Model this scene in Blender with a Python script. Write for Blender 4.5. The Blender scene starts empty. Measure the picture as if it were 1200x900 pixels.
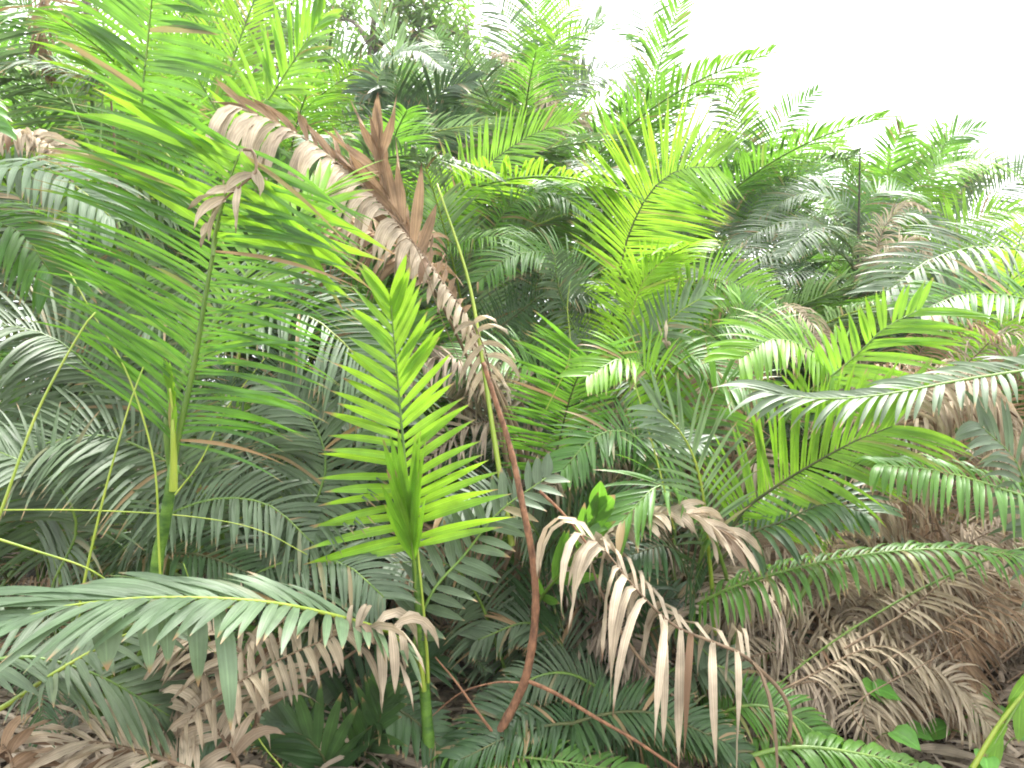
import bpy, math, random
import numpy as np
from mathutils import Vector, Matrix

random.seed(7)
S = bpy.context.scene
COL = S.collection
V = Vector
F0 = 906.0           # focal length in pixels of the 1200 px wide photograph
CAMZ = 1.6

def P(px, py, d):
    return V(((px - 600) / F0 * d, d, CAMZ - (py - 450) / F0 * d))

def G(px, d, z=0.0):
    return V(((px - 600) / F0 * d, d, z))

# ------------------------------------------------------------------ materials
def nodes_of(m):
    m.use_nodes = True
    nt = m.node_tree
    nt.nodes.clear()
    return nt

def leaf_mat(name, ca, cb, under, trans_col, trans=0.35, rough=0.42, spec=0.45, tip=(0.30, 0.20, 0.10), tip_at=0.92, stripe=0.09, mott=(.72, 1.25)):
    m = bpy.data.materials.new(name)
    nt = nodes_of(m); N = nt.nodes; L = nt.links
    out = N.new('ShaderNodeOutputMaterial')
    at = N.new('ShaderNodeAttribute'); at.attribute_name = 'rnd'
    uv = N.new('ShaderNodeUVMap'); uv.uv_map = 'UVMap'
    sep = N.new('ShaderNodeSeparateXYZ'); L.new(uv.outputs[0], sep.inputs[0])
    oi = N.new('ShaderNodeObjectInfo')
    # colour a..b by leaflet and by frond
    ad = N.new('ShaderNodeMath'); ad.operation = 'MULTIPLY_ADD'
    L.new(oi.outputs['Random'], ad.inputs[0]); ad.inputs[1].default_value = 0.5
    ml = N.new('ShaderNodeMath'); ml.operation = 'MULTIPLY'; ml.inputs[1].default_value = 0.5
    L.new(at.outputs['Fac'], ml.inputs[0]); L.new(ml.outputs[0], ad.inputs[2])
    mix = N.new('ShaderNodeMix'); mix.data_type = 'RGBA'
    mix.inputs[6].default_value = (*ca, 1); mix.inputs[7].default_value = (*cb, 1)
    L.new(ad.outputs[0], mix.inputs[0])
    # blotches
    tc = N.new('ShaderNodeTexCoord')
    nz = N.new('ShaderNodeTexNoise'); nz.inputs['Scale'].default_value = 9; nz.inputs['Detail'].default_value = 4
    L.new(tc.outputs['Object'], nz.inputs['Vector'])
    mr = N.new('ShaderNodeMapRange'); mr.inputs[1].default_value = 0.3; mr.inputs[2].default_value = 0.7
    mr.inputs[3].default_value, mr.inputs[4].default_value = mott
    L.new(nz.outputs['Fac'], mr.inputs[0])
    # veins running the length of each leaflet
    sv = N.new('ShaderNodeMath'); sv.operation = 'MULTIPLY'; sv.inputs[1].default_value = 26.0
    L.new(sep.outputs[1], sv.inputs[0])
    sn = N.new('ShaderNodeMath'); sn.operation = 'SINE'; L.new(sv.outputs[0], sn.inputs[0])
    sm = N.new('ShaderNodeMath'); sm.operation = 'MULTIPLY_ADD'; sm.inputs[1].default_value = stripe * .5; sm.inputs[2].default_value = 1.0
    L.new(sn.outputs[0], sm.inputs[0])
    mm = N.new('ShaderNodeMath'); mm.operation = 'MULTIPLY'; L.new(mr.outputs[0], mm.inputs[0]); L.new(sm.outputs[0], mm.inputs[1])
    # mid vein slightly paler
    va = N.new('ShaderNodeMath'); va.operation = 'SUBTRACT'; va.inputs[1].default_value = 0.5; L.new(sep.outputs[1], va.inputs[0])
    vb = N.new('ShaderNodeMath'); vb.operation = 'ABSOLUTE'; L.new(va.outputs[0], vb.inputs[0])
    vc = N.new('ShaderNodeMapRange'); vc.inputs[1].default_value = 0.0; vc.inputs[2].default_value = 0.06; vc.inputs[3].default_value = 1.35; vc.inputs[4].default_value = 1.0
    L.new(vb.outputs[0], vc.inputs[0])
    m2 = N.new('ShaderNodeMath'); m2.operation = 'MULTIPLY'; L.new(mm.outputs[0], m2.inputs[0]); L.new(vc.outputs[0], m2.inputs[1])
    # dry tips
    tn = N.new('ShaderNodeMath'); tn.operation = 'MULTIPLY_ADD'; tn.inputs[1].default_value = 0.22
    L.new(nz.outputs['Fac'], tn.inputs[0]); L.new(sep.outputs[0], tn.inputs[2])
    t2 = N.new('ShaderNodeMath'); t2.operation = 'MULTIPLY_ADD'; t2.inputs[1].default_value = 0.10
    L.new(at.outputs['Fac'], t2.inputs[0]); L.new(tn.outputs[0], t2.inputs[2])
    tr = N.new('ShaderNodeMapRange'); tr.inputs[1].default_value = tip_at + .13; tr.inputs[2].default_value = tip_at + .22
    L.new(t2.outputs[0], tr.inputs[0])
    wa = N.new('ShaderNodeMapRange'); wa.inputs[1].default_value = .955; wa.inputs[2].default_value = .99
    L.new(at.outputs['Fac'], wa.inputs[0])
    wb = N.new('ShaderNodeMath'); wb.operation = 'MAXIMUM'; L.new(wa.outputs[0], wb.inputs[0]); L.new(tr.outputs[0], wb.inputs[1])
    def finish(src):
        sc = N.new('ShaderNodeVectorMath'); sc.operation = 'SCALE'
        L.new(src, sc.inputs[0]); L.new(m2.outputs[0], sc.inputs['Scale'])
        tm = N.new('ShaderNodeMix'); tm.data_type = 'RGBA'; tm.inputs[7].default_value = (*tip, 1)
        L.new(wb.outputs[0], tm.inputs[0]); L.new(sc.outputs[0], tm.inputs[6])
        return tm.outputs[2]
    geo = N.new('ShaderNodeNewGeometry')
    um = N.new('ShaderNodeMix'); um.data_type = 'RGBA'; um.inputs[7].default_value = (*under, 1)
    L.new(geo.outputs['Backfacing'], um.inputs[0]); L.new(mix.outputs[2], um.inputs[6])
    col = finish(um.outputs[2])
    tcol = N.new('ShaderNodeMix'); tcol.data_type = 'RGBA'; tcol.inputs[0].default_value = .75
    tcol.inputs[7].default_value = (*trans_col, 1); L.new(mix.outputs[2], tcol.inputs[6])
    tfin = finish(tcol.outputs[2])
    p = N.new('ShaderNodeBsdfPrincipled')
    L.new(col, p.inputs['Base Color'])
    p.inputs['Roughness'].default_value = rough + .06
    p.inputs['Specular IOR Level'].default_value = spec * .8
    bp = N.new('ShaderNodeBump'); bp.inputs['Strength'].default_value = 0.10; bp.inputs['Distance'].default_value = 0.004
    L.new(sn.outputs[0], bp.inputs['Height']); L.new(bp.outputs[0], p.inputs['Normal'])
    t = N.new('ShaderNodeBsdfTranslucent'); L.new(tfin, t.inputs[0])
    ms = N.new('ShaderNodeMixShader'); ms.inputs[0].default_value = trans
    L.new(p.outputs[0], ms.inputs[1]); L.new(t.outputs[0], ms.inputs[2])
    L.new(ms.outputs[0], out.inputs[0])
    return m

def plain_mat(name, ca, cb, rough=0.7, scale=14, stretch=(1, 1, 0.25), bump=0.4, spec=0.3, dist=0.01):
    m = bpy.data.materials.new(name)
    nt = nodes_of(m); N = nt.nodes; L = nt.links
    out = N.new('ShaderNodeOutputMaterial'); p = N.new('ShaderNodeBsdfPrincipled')
    tc = N.new('ShaderNodeTexCoord'); mp = N.new('ShaderNodeMapping'); mp.inputs['Scale'].default_value = stretch
    L.new(tc.outputs['Object'], mp.inputs[0])
    nz = N.new('ShaderNodeTexNoise'); nz.inputs['Scale'].default_value = scale; nz.inputs['Detail'].default_value = 6; nz.inputs['Roughness'].default_value = .65
    L.new(mp.outputs[0], nz.inputs['Vector'])
    mr = N.new('ShaderNodeMapRange'); mr.inputs[1].default_value = .35; mr.inputs[2].default_value = .65; L.new(nz.outputs['Fac'], mr.inputs[0])
    mix = N.new('ShaderNodeMix'); mix.data_type = 'RGBA'; mix.inputs[6].default_value = (*ca, 1); mix.inputs[7].default_value = (*cb, 1)
    L.new(mr.outputs[0], mix.inputs[0]); L.new(mix.outputs[2], p.inputs['Base Color'])
    p.inputs['Roughness'].default_value = rough; p.inputs['Specular IOR Level'].default_value = spec
    b = N.new('ShaderNodeBump'); b.inputs['Strength'].default_value = bump; b.inputs['Distance'].default_value = dist
    L.new(nz.outputs['Fac'], b.inputs['Height']); L.new(b.outputs[0], p.inputs['Normal'])
    L.new(p.outputs[0], out.inputs[0])
    return m

M = {}
#                         colour a              colour b             underside            through-light
M['bright'] = leaf_mat('leaf_young', (.095, .24, .016), (.18, .35, .025), (.15, .28, .05), (.33, .60, .035), trans=.40, rough=.38)
M['lime']   = leaf_mat('leaf_new_lime', (.13, .30, .018), (.22, .41, .03), (.19, .35, .05), (.42, .70, .04), trans=.40, rough=.38)
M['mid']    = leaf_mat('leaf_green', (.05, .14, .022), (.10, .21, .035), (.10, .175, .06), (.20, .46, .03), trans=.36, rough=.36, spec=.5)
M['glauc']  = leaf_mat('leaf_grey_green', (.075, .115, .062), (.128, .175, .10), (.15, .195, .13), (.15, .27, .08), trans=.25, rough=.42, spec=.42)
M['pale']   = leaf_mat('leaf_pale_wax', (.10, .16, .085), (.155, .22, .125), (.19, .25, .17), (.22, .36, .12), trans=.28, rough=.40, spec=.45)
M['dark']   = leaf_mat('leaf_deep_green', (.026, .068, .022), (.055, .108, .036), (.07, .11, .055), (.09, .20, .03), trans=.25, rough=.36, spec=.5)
M['dead']   = leaf_mat('leaf_dry_tan', (.29, .235, .165), (.44, .37, .275), (.38, .32, .235), (.42, .34, .23), trans=.22, rough=.72, spec=.2, tip=(.16, .10, .06), stripe=.2, mott=(.72, 1.45))
M['russet'] = leaf_mat('leaf_dry_russet', (.19, .125, .075), (.35, .25, .165), (.28, .20, .135), (.34, .22, .12), trans=.2, rough=.7, spec=.2, tip=(.10, .06, .035), stripe=.2, mott=(.72, 1.45))
M['grey']   = leaf_mat('leaf_dry_grey', (.24, .195, .145), (.38, .315, .245), (.31, .26, .20), (.24, .17, .10), trans=.15, rough=.8, spec=.15, tip=(.10, .07, .05), stripe=.2, mott=(.72, 1.45))
M['tree']   = leaf_mat('tree_leaf', (.05, .13, .03), (.12, .21, .055), (.13, .19, .08), (.24, .46, .05), trans=.35, rough=.45)
M['herb']   = leaf_mat('herb_leaf', (.07, .22, .035), (.13, .32, .05), (.13, .27, .08), (.26, .56, .05), trans=.35, rough=.4)
M['rib_green'] = plain_mat('rib_green', (.07, .15, .02), (.15, .24, .035), rough=.4, spec=.5, bump=.15)
M['rib_dark']  = plain_mat('rib_dark', (.045, .06, .02), (.09, .10, .035), rough=.5, bump=.2)
M['rib_yellow'] = plain_mat('rib_yellow', (.20, .30, .03), (.33, .40, .06), rough=.4, spec=.5, bump=.15)
M['rib_dead']  = plain_mat('rib_dead', (.12, .08, .05), (.25, .18, .115), rough=.8, bump=.3)
M['stem_green'] = plain_mat('stem_green', (.03, .085, .012), (.13, .25, .035), rough=.45, spec=.4, bump=.5, scale=11, stretch=(1, 1, 2.2))
M['bark_red'] = plain_mat('bark_red', (.10, .05, .03), (.30, .155, .085), rough=.85, scale=45, stretch=(1, 1, .5), bump=1.0)
M['bark'] = plain_mat('bark', (.07, .055, .04), (.19, .155, .115), rough=.85, scale=16, stretch=(1, 1, .3), bump=.8, dist=.03)
M['trunk_dark'] = plain_mat('trunk_dark', (.025, .025, .018), (.07, .065, .045), rough=.7, scale=16, stretch=(1, 1, 1.5), bump=.5)
M['soil'] = plain_mat('soil', (.035, .024, .016), (.12, .085, .055), rough=.95, scale=7, stretch=(1, 1, 1), bump=.8, dist=.05)
M['litter_a'] = plain_mat('litter', (.13, .09, .06), (.30, .22, .15), rough=.85, scale=5, stretch=(1, 1, 1), bump=.3)

# ------------------------------------------------------------------ geometry helpers
class Mesh:
    def __init__(s):
        s.v = []; s.f = []; s.uv = []; s.r = []
    def add(s, v, uv=(0, 0), r=0.5):
        s.v.append(v[:] if not isinstance(v, tuple) else v); s.uv.append(uv); s.r.append(r)
        return len(s.v) - 1
    def build(s, name, smooth=True):
        me = bpy.data.meshes.new(name)
        me.from_pydata([tuple(x) for x in s.v], [], s.f)
        uvl = me.uv_layers.new(name='UVMap')
        li = np.empty(len(me.loops), dtype=np.int32); me.loops.foreach_get('vertex_index', li)
        uvs = np.array(s.uv, dtype=np.float32)[li]
        uvl.data.foreach_set('uv', uvs.ravel())
        a = me.attributes.new('rnd', 'FLOAT', 'POINT'); a.data.foreach_set('value', np.array(s.r, dtype=np.float32))
        if smooth:
            me.polygons.foreach_set('use_smooth', np.ones(len(me.polygons), dtype=bool))
        me.update()
        return me

def catmull(pts, n):
    """arc-length resampled Catmull-Rom curve through pts -> positions, cumulative length at the input points"""
    p = [2 * pts[0] - pts[1]] + list(pts) + [2 * pts[-1] - pts[-2]]
    fine = []; marks = []
    K = 24
    for i in range(1, len(p) - 2):
        a, b, c, d = p[i - 1], p[i], p[i + 1], p[i + 2]
        marks.append(len(fine))
        for k in range(K):
            t = k / K
            fine.append(.5 * ((2 * b) + (c - a) * t + (2 * a - 5 * b + 4 * c - d) * t * t + (3 * b - a - 3 * c + d) * t ** 3))
    marks.append(len(fine)); fine.append(p[-2].copy())
    cum = [0.0]
    for i in range(1, len(fine)):
        cum.append(cum[-1] + (fine[i] - fine[i - 1]).length)
    return fine, cum, [cum[m] for m in marks]

class Curve:
    def __init__(s, pts):
        s.fine, s.cum, s.marks = catmull(pts, 0)
        s.len = s.cum[-1]
        s._c = np.array(s.cum); s._f = np.array([f[:] for f in s.fine])
    def at(s, l):
        return V((np.interp(l, s._c, s._f[:, 0]), np.interp(l, s._c, s._f[:, 1]), np.interp(l, s._c, s._f[:, 2])))
    def tan(s, l):
        e = s.len * .01
        return (s.at(min(l + e, s.len)) - s.at(max(l - e, 0))).normalized()

def tube(mb, curve, r0, r1, n=24, sides=6, l0=0.0, l1=None, bulge=None, rnd=.5):
    l1 = curve.len if l1 is None else l1
    ref = V((.31, .77, .23)).normalized()
    prev = None
    for i in range(n + 1):
        t = i / n; l = l0 + (l1 - l0) * t
        c = curve.at(l); T = curve.tan(l)
        A = (ref - T * ref.dot(T)).normalized(); B = T.cross(A); ref = A
        r = r0 + (r1 - r0) * t
        if bulge: r *= bulge(t)
        ring = []
        for k in range(sides):
            a = 2 * math.pi * k / sides
            ring.append(mb.add(c + (A * math.cos(a) + B * math.sin(a)) * r, (t, k / sides), rnd))
        if prev:
            for k in range(sides):
                mb.f.append((prev[k], prev[(k + 1) % sides], ring[(k + 1) % sides], ring[k]))
        prev = ring
    mb.f.append(tuple(prev))

def spines(mb, curve, l0, l1, count, size, rng, r=.008):
    for i in range(count):
        l = l0 + (l1 - l0) * rng.random()
        c = curve.at(l); T = curve.tan(l)
        d = V((rng.uniform(-1, 1), rng.uniform(-1, 1), rng.uniform(-1, 1))); d = (d - T * d.dot(T)).normalized()
        q = T.cross(d); w = size * .09
        a = mb.add(c + d * r * .5 + q * w); b = mb.add(c + d * r * .5 - q * w); e = mb.add(c + d * r * .5 + T * w * 1.6)
        t = mb.add(c + d * (r + size) + T * size * .25)
        mb.f += [(a, b, t), (b, e, t), (e, a, t)]

def interp(t, prof):
    for i in range(len(prof) - 1):
        a, b = prof[i], prof[i + 1]
        if t <= b[0]:
            k = (t - a[0]) / max(1e-6, b[0] - a[0]); return a[1] + (b[1] - a[1]) * max(0, min(1, k))
    return prof[-1][1]

DOWN = V((0, 0, -1))
def leaflet(mb, p0, D, N, L, w, droop, rng, segs=6, fold=.25, curl=0., base_w=.5, peak=.28, flat=False, twist=0., ragged=0., rmax=1.):
    """one leaflet: a folded tapering strip bending under its weight; upper face looks along N"""
    D = D.normalized(); r = rng.random() * rmax
    ds = 1.0 / segs
    p = p0.copy(); prev = None
    side = V((rng.uniform(-1, 1), rng.uniform(-1, 1), rng.uniform(-1, 1))) * curl
    tw = rng.uniform(-twist, twist)
    cut = 1.0 - (rng.random() * ragged if rng.random() < .5 else 0)
    for i in range(segs + 1):
        u = i * ds
        W = D.cross(N)
        if W.length < 1e-4: W = D.orthogonal()
        W.normalize()
        if tw:
            W = (Matrix.Rotation(tw * u, 3, D) @ W)
        n = W.cross(D).normalized()
        ww = (base_w + (1 - base_w) * min(1, u / peak)) if u < peak else max(0.0, 1 - ((u - peak) / (1 - peak)) ** 2.6)
        if cut < 1 and u > cut: ww *= .6
        ww *= w * .5
        if u >= .999: ww = w * .02
        if flat:
            row = [mb.add(p - W * ww, (u, 0), r), mb.add(p + W * ww, (u, 1), r)]
        else:
            f = fold * ww * (1 - .5 * u)
            row = [mb.add(p - W * ww + n * f, (u, 0), r), mb.add(p - n * f * .4, (u, .5), r), mb.add(p + W * ww + n * f, (u, 1), r)]
        if prev:
            for k in range(len(row) - 1):
                mb.f.append((prev[k], prev[k + 1], row[k + 1], row[k]))
        prev = row
        p = p + D * (L * ds)
        k = droop * ds * (1.0 + .8 * u)
        D = (D + DOWN * k + side * ds).normalized()
        N = (n + side * .3 * ds).normalized()

PROF = [(0, .62), (.12, .88), (.3, 1), (.65, .9), (.88, .7), (1, .55)]

def frond_geo(pts, i_leaf, N0, N1, L, n, aL=(75, 35), aR=None, lift=12, droop=.4, w=.035, prof=PROF, sides=(1, 1), miss=0.,
              curl=.05, seed=0, r0=.011, r1=.0025, segs=6, fold=.25, flat=False, jit=3.5, tipw=1.5, twist=.25, petiole=True,
              spiny=0, lenR=1., ragged=0., rmax=1.):
    rng = random.Random(seed * 7919 + 13)
    aR = aR or aL
    c = Curve(pts)
    l0 = c.marks[i_leaf]
    lm = Mesh(); rm = Mesh()
    tube(rm, c, r0 * (1.5 if petiole else 1), r1, n=26 if not flat else 14, sides=6 if not flat else 4, l0=0 if petiole else l0 * .7)
    if spiny: spines(rm, c, c.len * .05, l0 + (c.len - l0) * .7, spiny, .018, rng, r=r0)
    N0 = V(N0); N1 = V(N1)
    for i in range(n):
        t = (i + .0) / (n - 1)
        for s, on in ((-1, sides[0]), (1, sides[1])):
            if not on or rng.random() < miss: continue
            tt = min(1, max(0, t + rng.uniform(-.35, .35) / n))
            l = l0 + (c.len - l0) * tt
            p = c.at(l); T = c.tan(l)
            N = N0.lerp(N1, tt); N = (N - T * N.dot(T))
            if N.length < 1e-3: N = T.orthogonal()
            N.normalize()
            Sd = T.cross(N).normalized() * s     # s=+1: right of the rachis when N looks at you and T is up
            a0, a1 = (aL if s < 0 else aR)
            a = math.radians(a0 + (a1 - a0) * tt + rng.gauss(0, jit))
            lf = math.radians(lift + rng.gauss(0, jit * .8))
            D = T * math.cos(a) + (Sd * math.cos(lf) + N * math.sin(lf)) * math.sin(a)
            LL = L * interp(tt, prof) * rng.uniform(.9, 1.08) * (lenR if s > 0 else 1)
            Nn = (N * math.cos(lf) - Sd * math.sin(lf))
            ww = w * (tipw if tt > .93 else 1) * rng.uniform(.85, 1.12)
            leaflet(lm, p, D, Nn, LL, ww, droop * rng.uniform(.8, 1.25), rng, segs=segs, fold=fold, curl=curl, flat=flat,
                    twist=twist, ragged=ragged, rmax=rmax)
    return lm, rm

def link(o, parent=None):
    COL.objects.link(o)
    if parent is not None: o.parent = parent
    return o

def mesh_obj(name, mb, mat, parent=None, smooth=True):
    me = mb if isinstance(mb, bpy.types.Mesh) else mb.build(name, smooth)
    me.materials.append(mat) if not me.materials else None
    o = bpy.data.objects.new(name, me)
    return link(o, parent)

def thing(name, loc, label, cat, group=None):
    o = bpy.data.objects.new(name, None); o.empty_display_size = .1
    o.location = loc; o['label'] = label; o['category'] = cat
    if group: o['group'] = group
    return link(o)

def tag(o, label, cat, group=None):
    o['label'] = label; o['category'] = cat
    if group: o['group'] = group
    return o

RIB = {'bright': 'rib_green', 'lime': 'rib_yellow', 'mid': 'rib_green', 'glauc': 'rib_green', 'pale': 'rib_yellow', 'dark': 'rib_dark',
       'dead': 'rib_dead', 'russet': 'rib_dead', 'grey': 'rib_dead'}
DEAD = ('dead', 'russet', 'grey')

PALMS = {}
def palm(key, px, d, label, name='palm_clump', cat='palm', z=0.0, group=None):
    b = G(px, d, z)
    PALMS[key] = thing(name, b, label, cat, group)
    return PALMS[key]

SEED = [0]
FINE = ('left_thicket', 'centre', 'bottom_fern', 'dead_right', 'dead_centre', 'dead_lower_right', 'brown_arch', 'mid_bright', 'left_tall')
def H(key, pts, Lpx, n=28, N=(0, -1, .3), N1=None, mat='mid', rib=None, base=None, label=None, name=None, **kw):
    """a frond of palm `key`; pts run along the midrib from the first leaflet to the tip"""
    root = PALMS[key]
    SEED[0] += 1
    W = [P(*p) for p in pts]
    dm = sum(p[2] for p in pts) / len(pts)
    L = Lpx * dm / F0
    b = V(root.location) if base is None else base
    T = (W[1] - W[0]).normalized(); dist = (W[0] - b).length
    mid = ((b + V((0, 0, .4 * dist))) + (W[0] - T * .4 * dist)) * .5
    mid.z = max(mid.z, .08)
    if kw.pop('straight', False): mid = b.lerp(W[0], .5)
    full = [b, mid] + W
    full = [q - root.location for q in full]
    dead = mat in DEAD
    kw.setdefault('seed', SEED[0])
    if n > 12:
        if dm > 4.2: n = int(n * 2.4); kw['w'] = kw.get('w', .035) * .40; kw['segs'] = 5; kw.setdefault('tipw', 1.0); kw.setdefault('prof', [(0, .6), (.12, .88), (.3, 1), (.6, .85), (.85, .55), (1, .3)])
        elif key in ('right_edge', 'corner_left', 'upper_left', 'right_near', 'right_low', 'tan_corner'): n = int(n * 1.5); kw['w'] = kw.get('w', .035) * .64
        elif key in FINE: n = int(n * 1.9) if key != 'left_tall' else int(n * 1.65); kw['w'] = kw.get('w', .035) * (.55 if not dead or key != 'brown_arch' else .66)
    if not dead: kw['droop'] = kw.get('droop', .4) * .65
    if dead:
        for k_, v_ in dict(curl=.28, twist=1.2, fold=.7, miss=.06, jit=10, ragged=.25, tipw=1.0).items(): kw.setdefault(k_, v_)
    lm, rm = frond_geo(full, 2, N, N1 or N, L, n, **kw)
    nm = name or ('dead_frond' if dead else 'frond')
    o = mesh_obj(nm, lm, M[mat], root)
    if label: o['label'] = label
    mesh_obj('midrib', rm, M[rib or RIB[mat]], o)
    return o

def stem(key, pts, r0, r1, mat='stem_green', name='stem', bulge=None, n=30, sides=10):
    root = PALMS[key]
    c = Curve([p - root.location for p in pts]); mb = Mesh()
    tube(mb, c, r0, r1, n=n, sides=sides, bulge=bulge)
    return mesh_obj(name, mb, M[mat], root)

# ------------------------------------------------------------------ camera, light, sky
cam = bpy.data.cameras.new('camera'); cam.sensor_width = 36; cam.lens = 36 * F0 / 1200; cam.clip_end = 3000; cam.clip_start = .05
co = bpy.data.objects.new('camera', cam); co.location = (0, 0, CAMZ); co.rotation_euler = (math.radians(90), 0, 0); COL.objects.link(co)
S.camera = co
SUN_EL, SUN_AZ = math.radians(62), math.radians(20)     # azimuth from +Y (into the picture) towards +X
w = bpy.data.worlds.new('World'); S.world = w; w.use_nodes = True
nt = w.node_tree; nt.nodes.clear()
sky = nt.nodes.new('ShaderNodeTexSky'); sky.sky_type = 'NISHITA'; sky.sun_disc = False
sky.sun_elevation = SUN_EL; sky.sun_rotation = SUN_AZ; sky.dust_density = 6; sky.air_density = 1.2; sky.ozone_density = 1
hs = nt.nodes.new('ShaderNodeHueSaturation'); hs.inputs['Saturation'].default_value = .12
cl = nt.nodes.new('ShaderNodeMix'); cl.data_type = 'RGBA'; cl.inputs[0].default_value = .6; cl.inputs[7].default_value = (7.2, 7.3, 7.5, 1)   # even cloud cover
bg = nt.nodes.new('ShaderNodeBackground'); bg.inputs[1].default_value = .15
ow = nt.nodes.new('ShaderNodeOutputWorld')
nt.links.new(sky.outputs[0], hs.inputs['Color']); nt.links.new(hs.outputs[0], cl.inputs[6]); nt.links.new(cl.outputs[2], bg.inputs[0]); nt.links.new(bg.outputs[0], ow.inputs[0])
sl = bpy.data.lights.new('sun', 'SUN'); sl.energy = 2.6; sl.angle = math.radians(16); sl.color = (1, .97, .91)
so = bpy.data.objects.new('sun', sl); COL.objects.link(so)
sd = V((math.sin(SUN_AZ) * math.cos(SUN_EL), math.cos(SUN_AZ) * math.cos(SUN_EL), math.sin(SUN_EL)))
so.rotation_euler = sd.to_track_quat('Z', 'Y').to_euler(); so.location = sd * 60
S.view_settings.view_transform = 'Standard'; S.view_settings.look = 'None'; S.view_settings.gamma = 1
S.view_settings.exposure = 2.05
S.render.engine = 'CYCLES'
S.cycles.max_bounces = 8; S.cycles.diffuse_bounces = 4; S.cycles.glossy_bounces = 2; S.cycles.transmission_bounces = 4
S.cycles.caustics_reflective = False; S.cycles.caustics_refractive = False
S.cycles.sample_clamp_indirect = 6
S.cycles.filter_width = 1.9

# ------------------------------------------------------------------ ground
gm = Mesh(); rng = random.Random(3)
GX = [-300, -80, -30] + [x * .5 for x in range(-30, 31)] + [30, 80, 300]
GY = [-300, -60, -10] + [y * .5 for y in range(0, 50)] + [30, 45, 80, 300]
def gz(x, y):
    if abs(x) > 16 or y > 26 or y < 0: return -.02
    return .05 * math.sin(x * 1.3 + y * .7) + .04 * math.sin(y * 2.1 - x * .6) - .04
idx = [[gm.add((x, y, gz(x, y))) for x in GX] for y in GY]
for j in range(len(GY) - 1):
    for i in range(len(GX) - 1):
        gm.f.append((idx[j][i], idx[j][i + 1], idx[j + 1][i + 1], idx[j + 1][i]))
g = mesh_obj('ground', gm, M['soil']); g['kind'] = 'structure'

# shreds of dry leaflets covering the forest floor
lt = Mesh(); rng = random.Random(5)
for i in range(14000):
    y = 2.2 + 9 * rng.random() ** 1.6; x = rng.uniform(-.75, .75) * y
    z = gz(x, y) + .01 + .12 * rng.random() ** 2
    a = rng.uniform(0, 6.28)
    leaflet(lt, V((x, y, z)), V((math.cos(a), math.sin(a), rng.uniform(-.1, .35))), V((rng.uniform(-.5, .5), rng.uniform(-.5, .5), 1)),
            rng.uniform(.15, .45), rng.uniform(.012, .035), .5, rng, segs=4, flat=True, curl=.4, twist=1.5)
o = mesh_obj('leaf_litter', lt, M['grey']); o['kind'] = 'stuff'; o['label'] = 'dry tan leaflets littering the dark ground'; o['category'] = 'leaf litter'
# ================================================================== palms of the foreground
# ---- the young palm in the middle
palm('sapling', 505, 3.0, 'young lime green palm, one upright feathered leaf on a slim green stem', 'young_palm')
b0 = V(PALMS['sapling'].location)
stem('sapling', [b0, P(503, 880, 3.0), P(497, 800, 3.0), P(492, 730, 3.0), P(487, 660, 3.0), P(484, 632, 3.0)], .026, .014, bulge=lambda t: 1 + .10 * max(0, math.sin(t * 34)) ** 8)
sh = Mesh()
tube(sh, Curve([p - b0 for p in (P(502, 800, 2.975), P(500, 760, 2.97), P(494, 690, 2.975), P(489, 640, 2.985))]), .007, .004, n=16)
mesh_obj('sheath', sh, M['rib_yellow'], PALMS['sapling'])
H('sapling', [(485, 640, 3.0), (478, 575, 3.02), (470, 490, 3.04), (464, 420, 3.05), (460, 378, 3.06), (458, 355, 3.05)], 116, n=26, rmax=.94, N=(.12, -1, .1), mat='lime', rib='rib_green',
  aL=(97, 28), aR=(80, 22), w=.034, lift=14, droop=.18, prof=[(0, .98), (.08, 1.08), (.25, .86), (.6, .70), (.85, .6), (1, .56)], jit=4, base=P(487, 662, 3.0), tipw=1.2, r0=.006, r1=.002, segs=8, curl=.08)
H('sapling', [(485, 655, 2.97), (482, 635, 2.95), (480, 615, 2.94)], 118, n=7, N=(0, -1, .1), rmax=.94, mat='bright', aL=(15, 4), aR=(15, 4), w=.034, lift=20, droop=.06, jit=5,
  base=P(487, 690, 2.99), r0=.005, prof=[(0, .75), (.6, 1.1), (1, 1)], tipw=1., label='closed spear leaf about to open')
H('sapling', [(487, 745, 3.0), (508, 692, 3.02), (544, 651, 3.06), (585, 600, 3.1), (640, 560, 3.15)], 62, n=17, N=(-.25, -.8, .5), mat='glauc', aL=(70, 50), aR=(80, 55), w=.036, droop=.35, base=P(496, 800, 3.0), r0=.006)
H('sapling', [(470, 752, 2.9), (440, 735, 2.78), (330, 708, 2.5), (200, 700, 2.25), (90, 708, 2.08), (10, 728, 2.0)], 128, n=35, N=(0, -.45, .9), mat='pale', rib='rib_yellow', aL=(72, 20), aR=(52, 18), w=.034, lift=8,
  droop=.55, base=P(497, 810, 2.98), r0=.007, segs=8, prof=[(0, .75), (.2, .7), (.45, .75), (.75, .9), (.9, 1.1), (1, 1.2)], jit=5, tipw=1.3, label='long grey green frond arching out low towards the viewer')

H('sapling', [(255, 712, 2.33), (205, 706, 2.26), (150, 709, 2.17), (120, 712, 2.12)], 105, n=5, N=(0, -.45, .9), mat='pale', rib='rib_yellow', aL=(95, 80), sides=(1, 0), w=.058, lift=0, droop=4.2, base=P(300, 709, 2.42), straight=True, r0=.003, prof=[(0, 1.35), (.3, .8), (1, .8)], jit=5)

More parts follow.
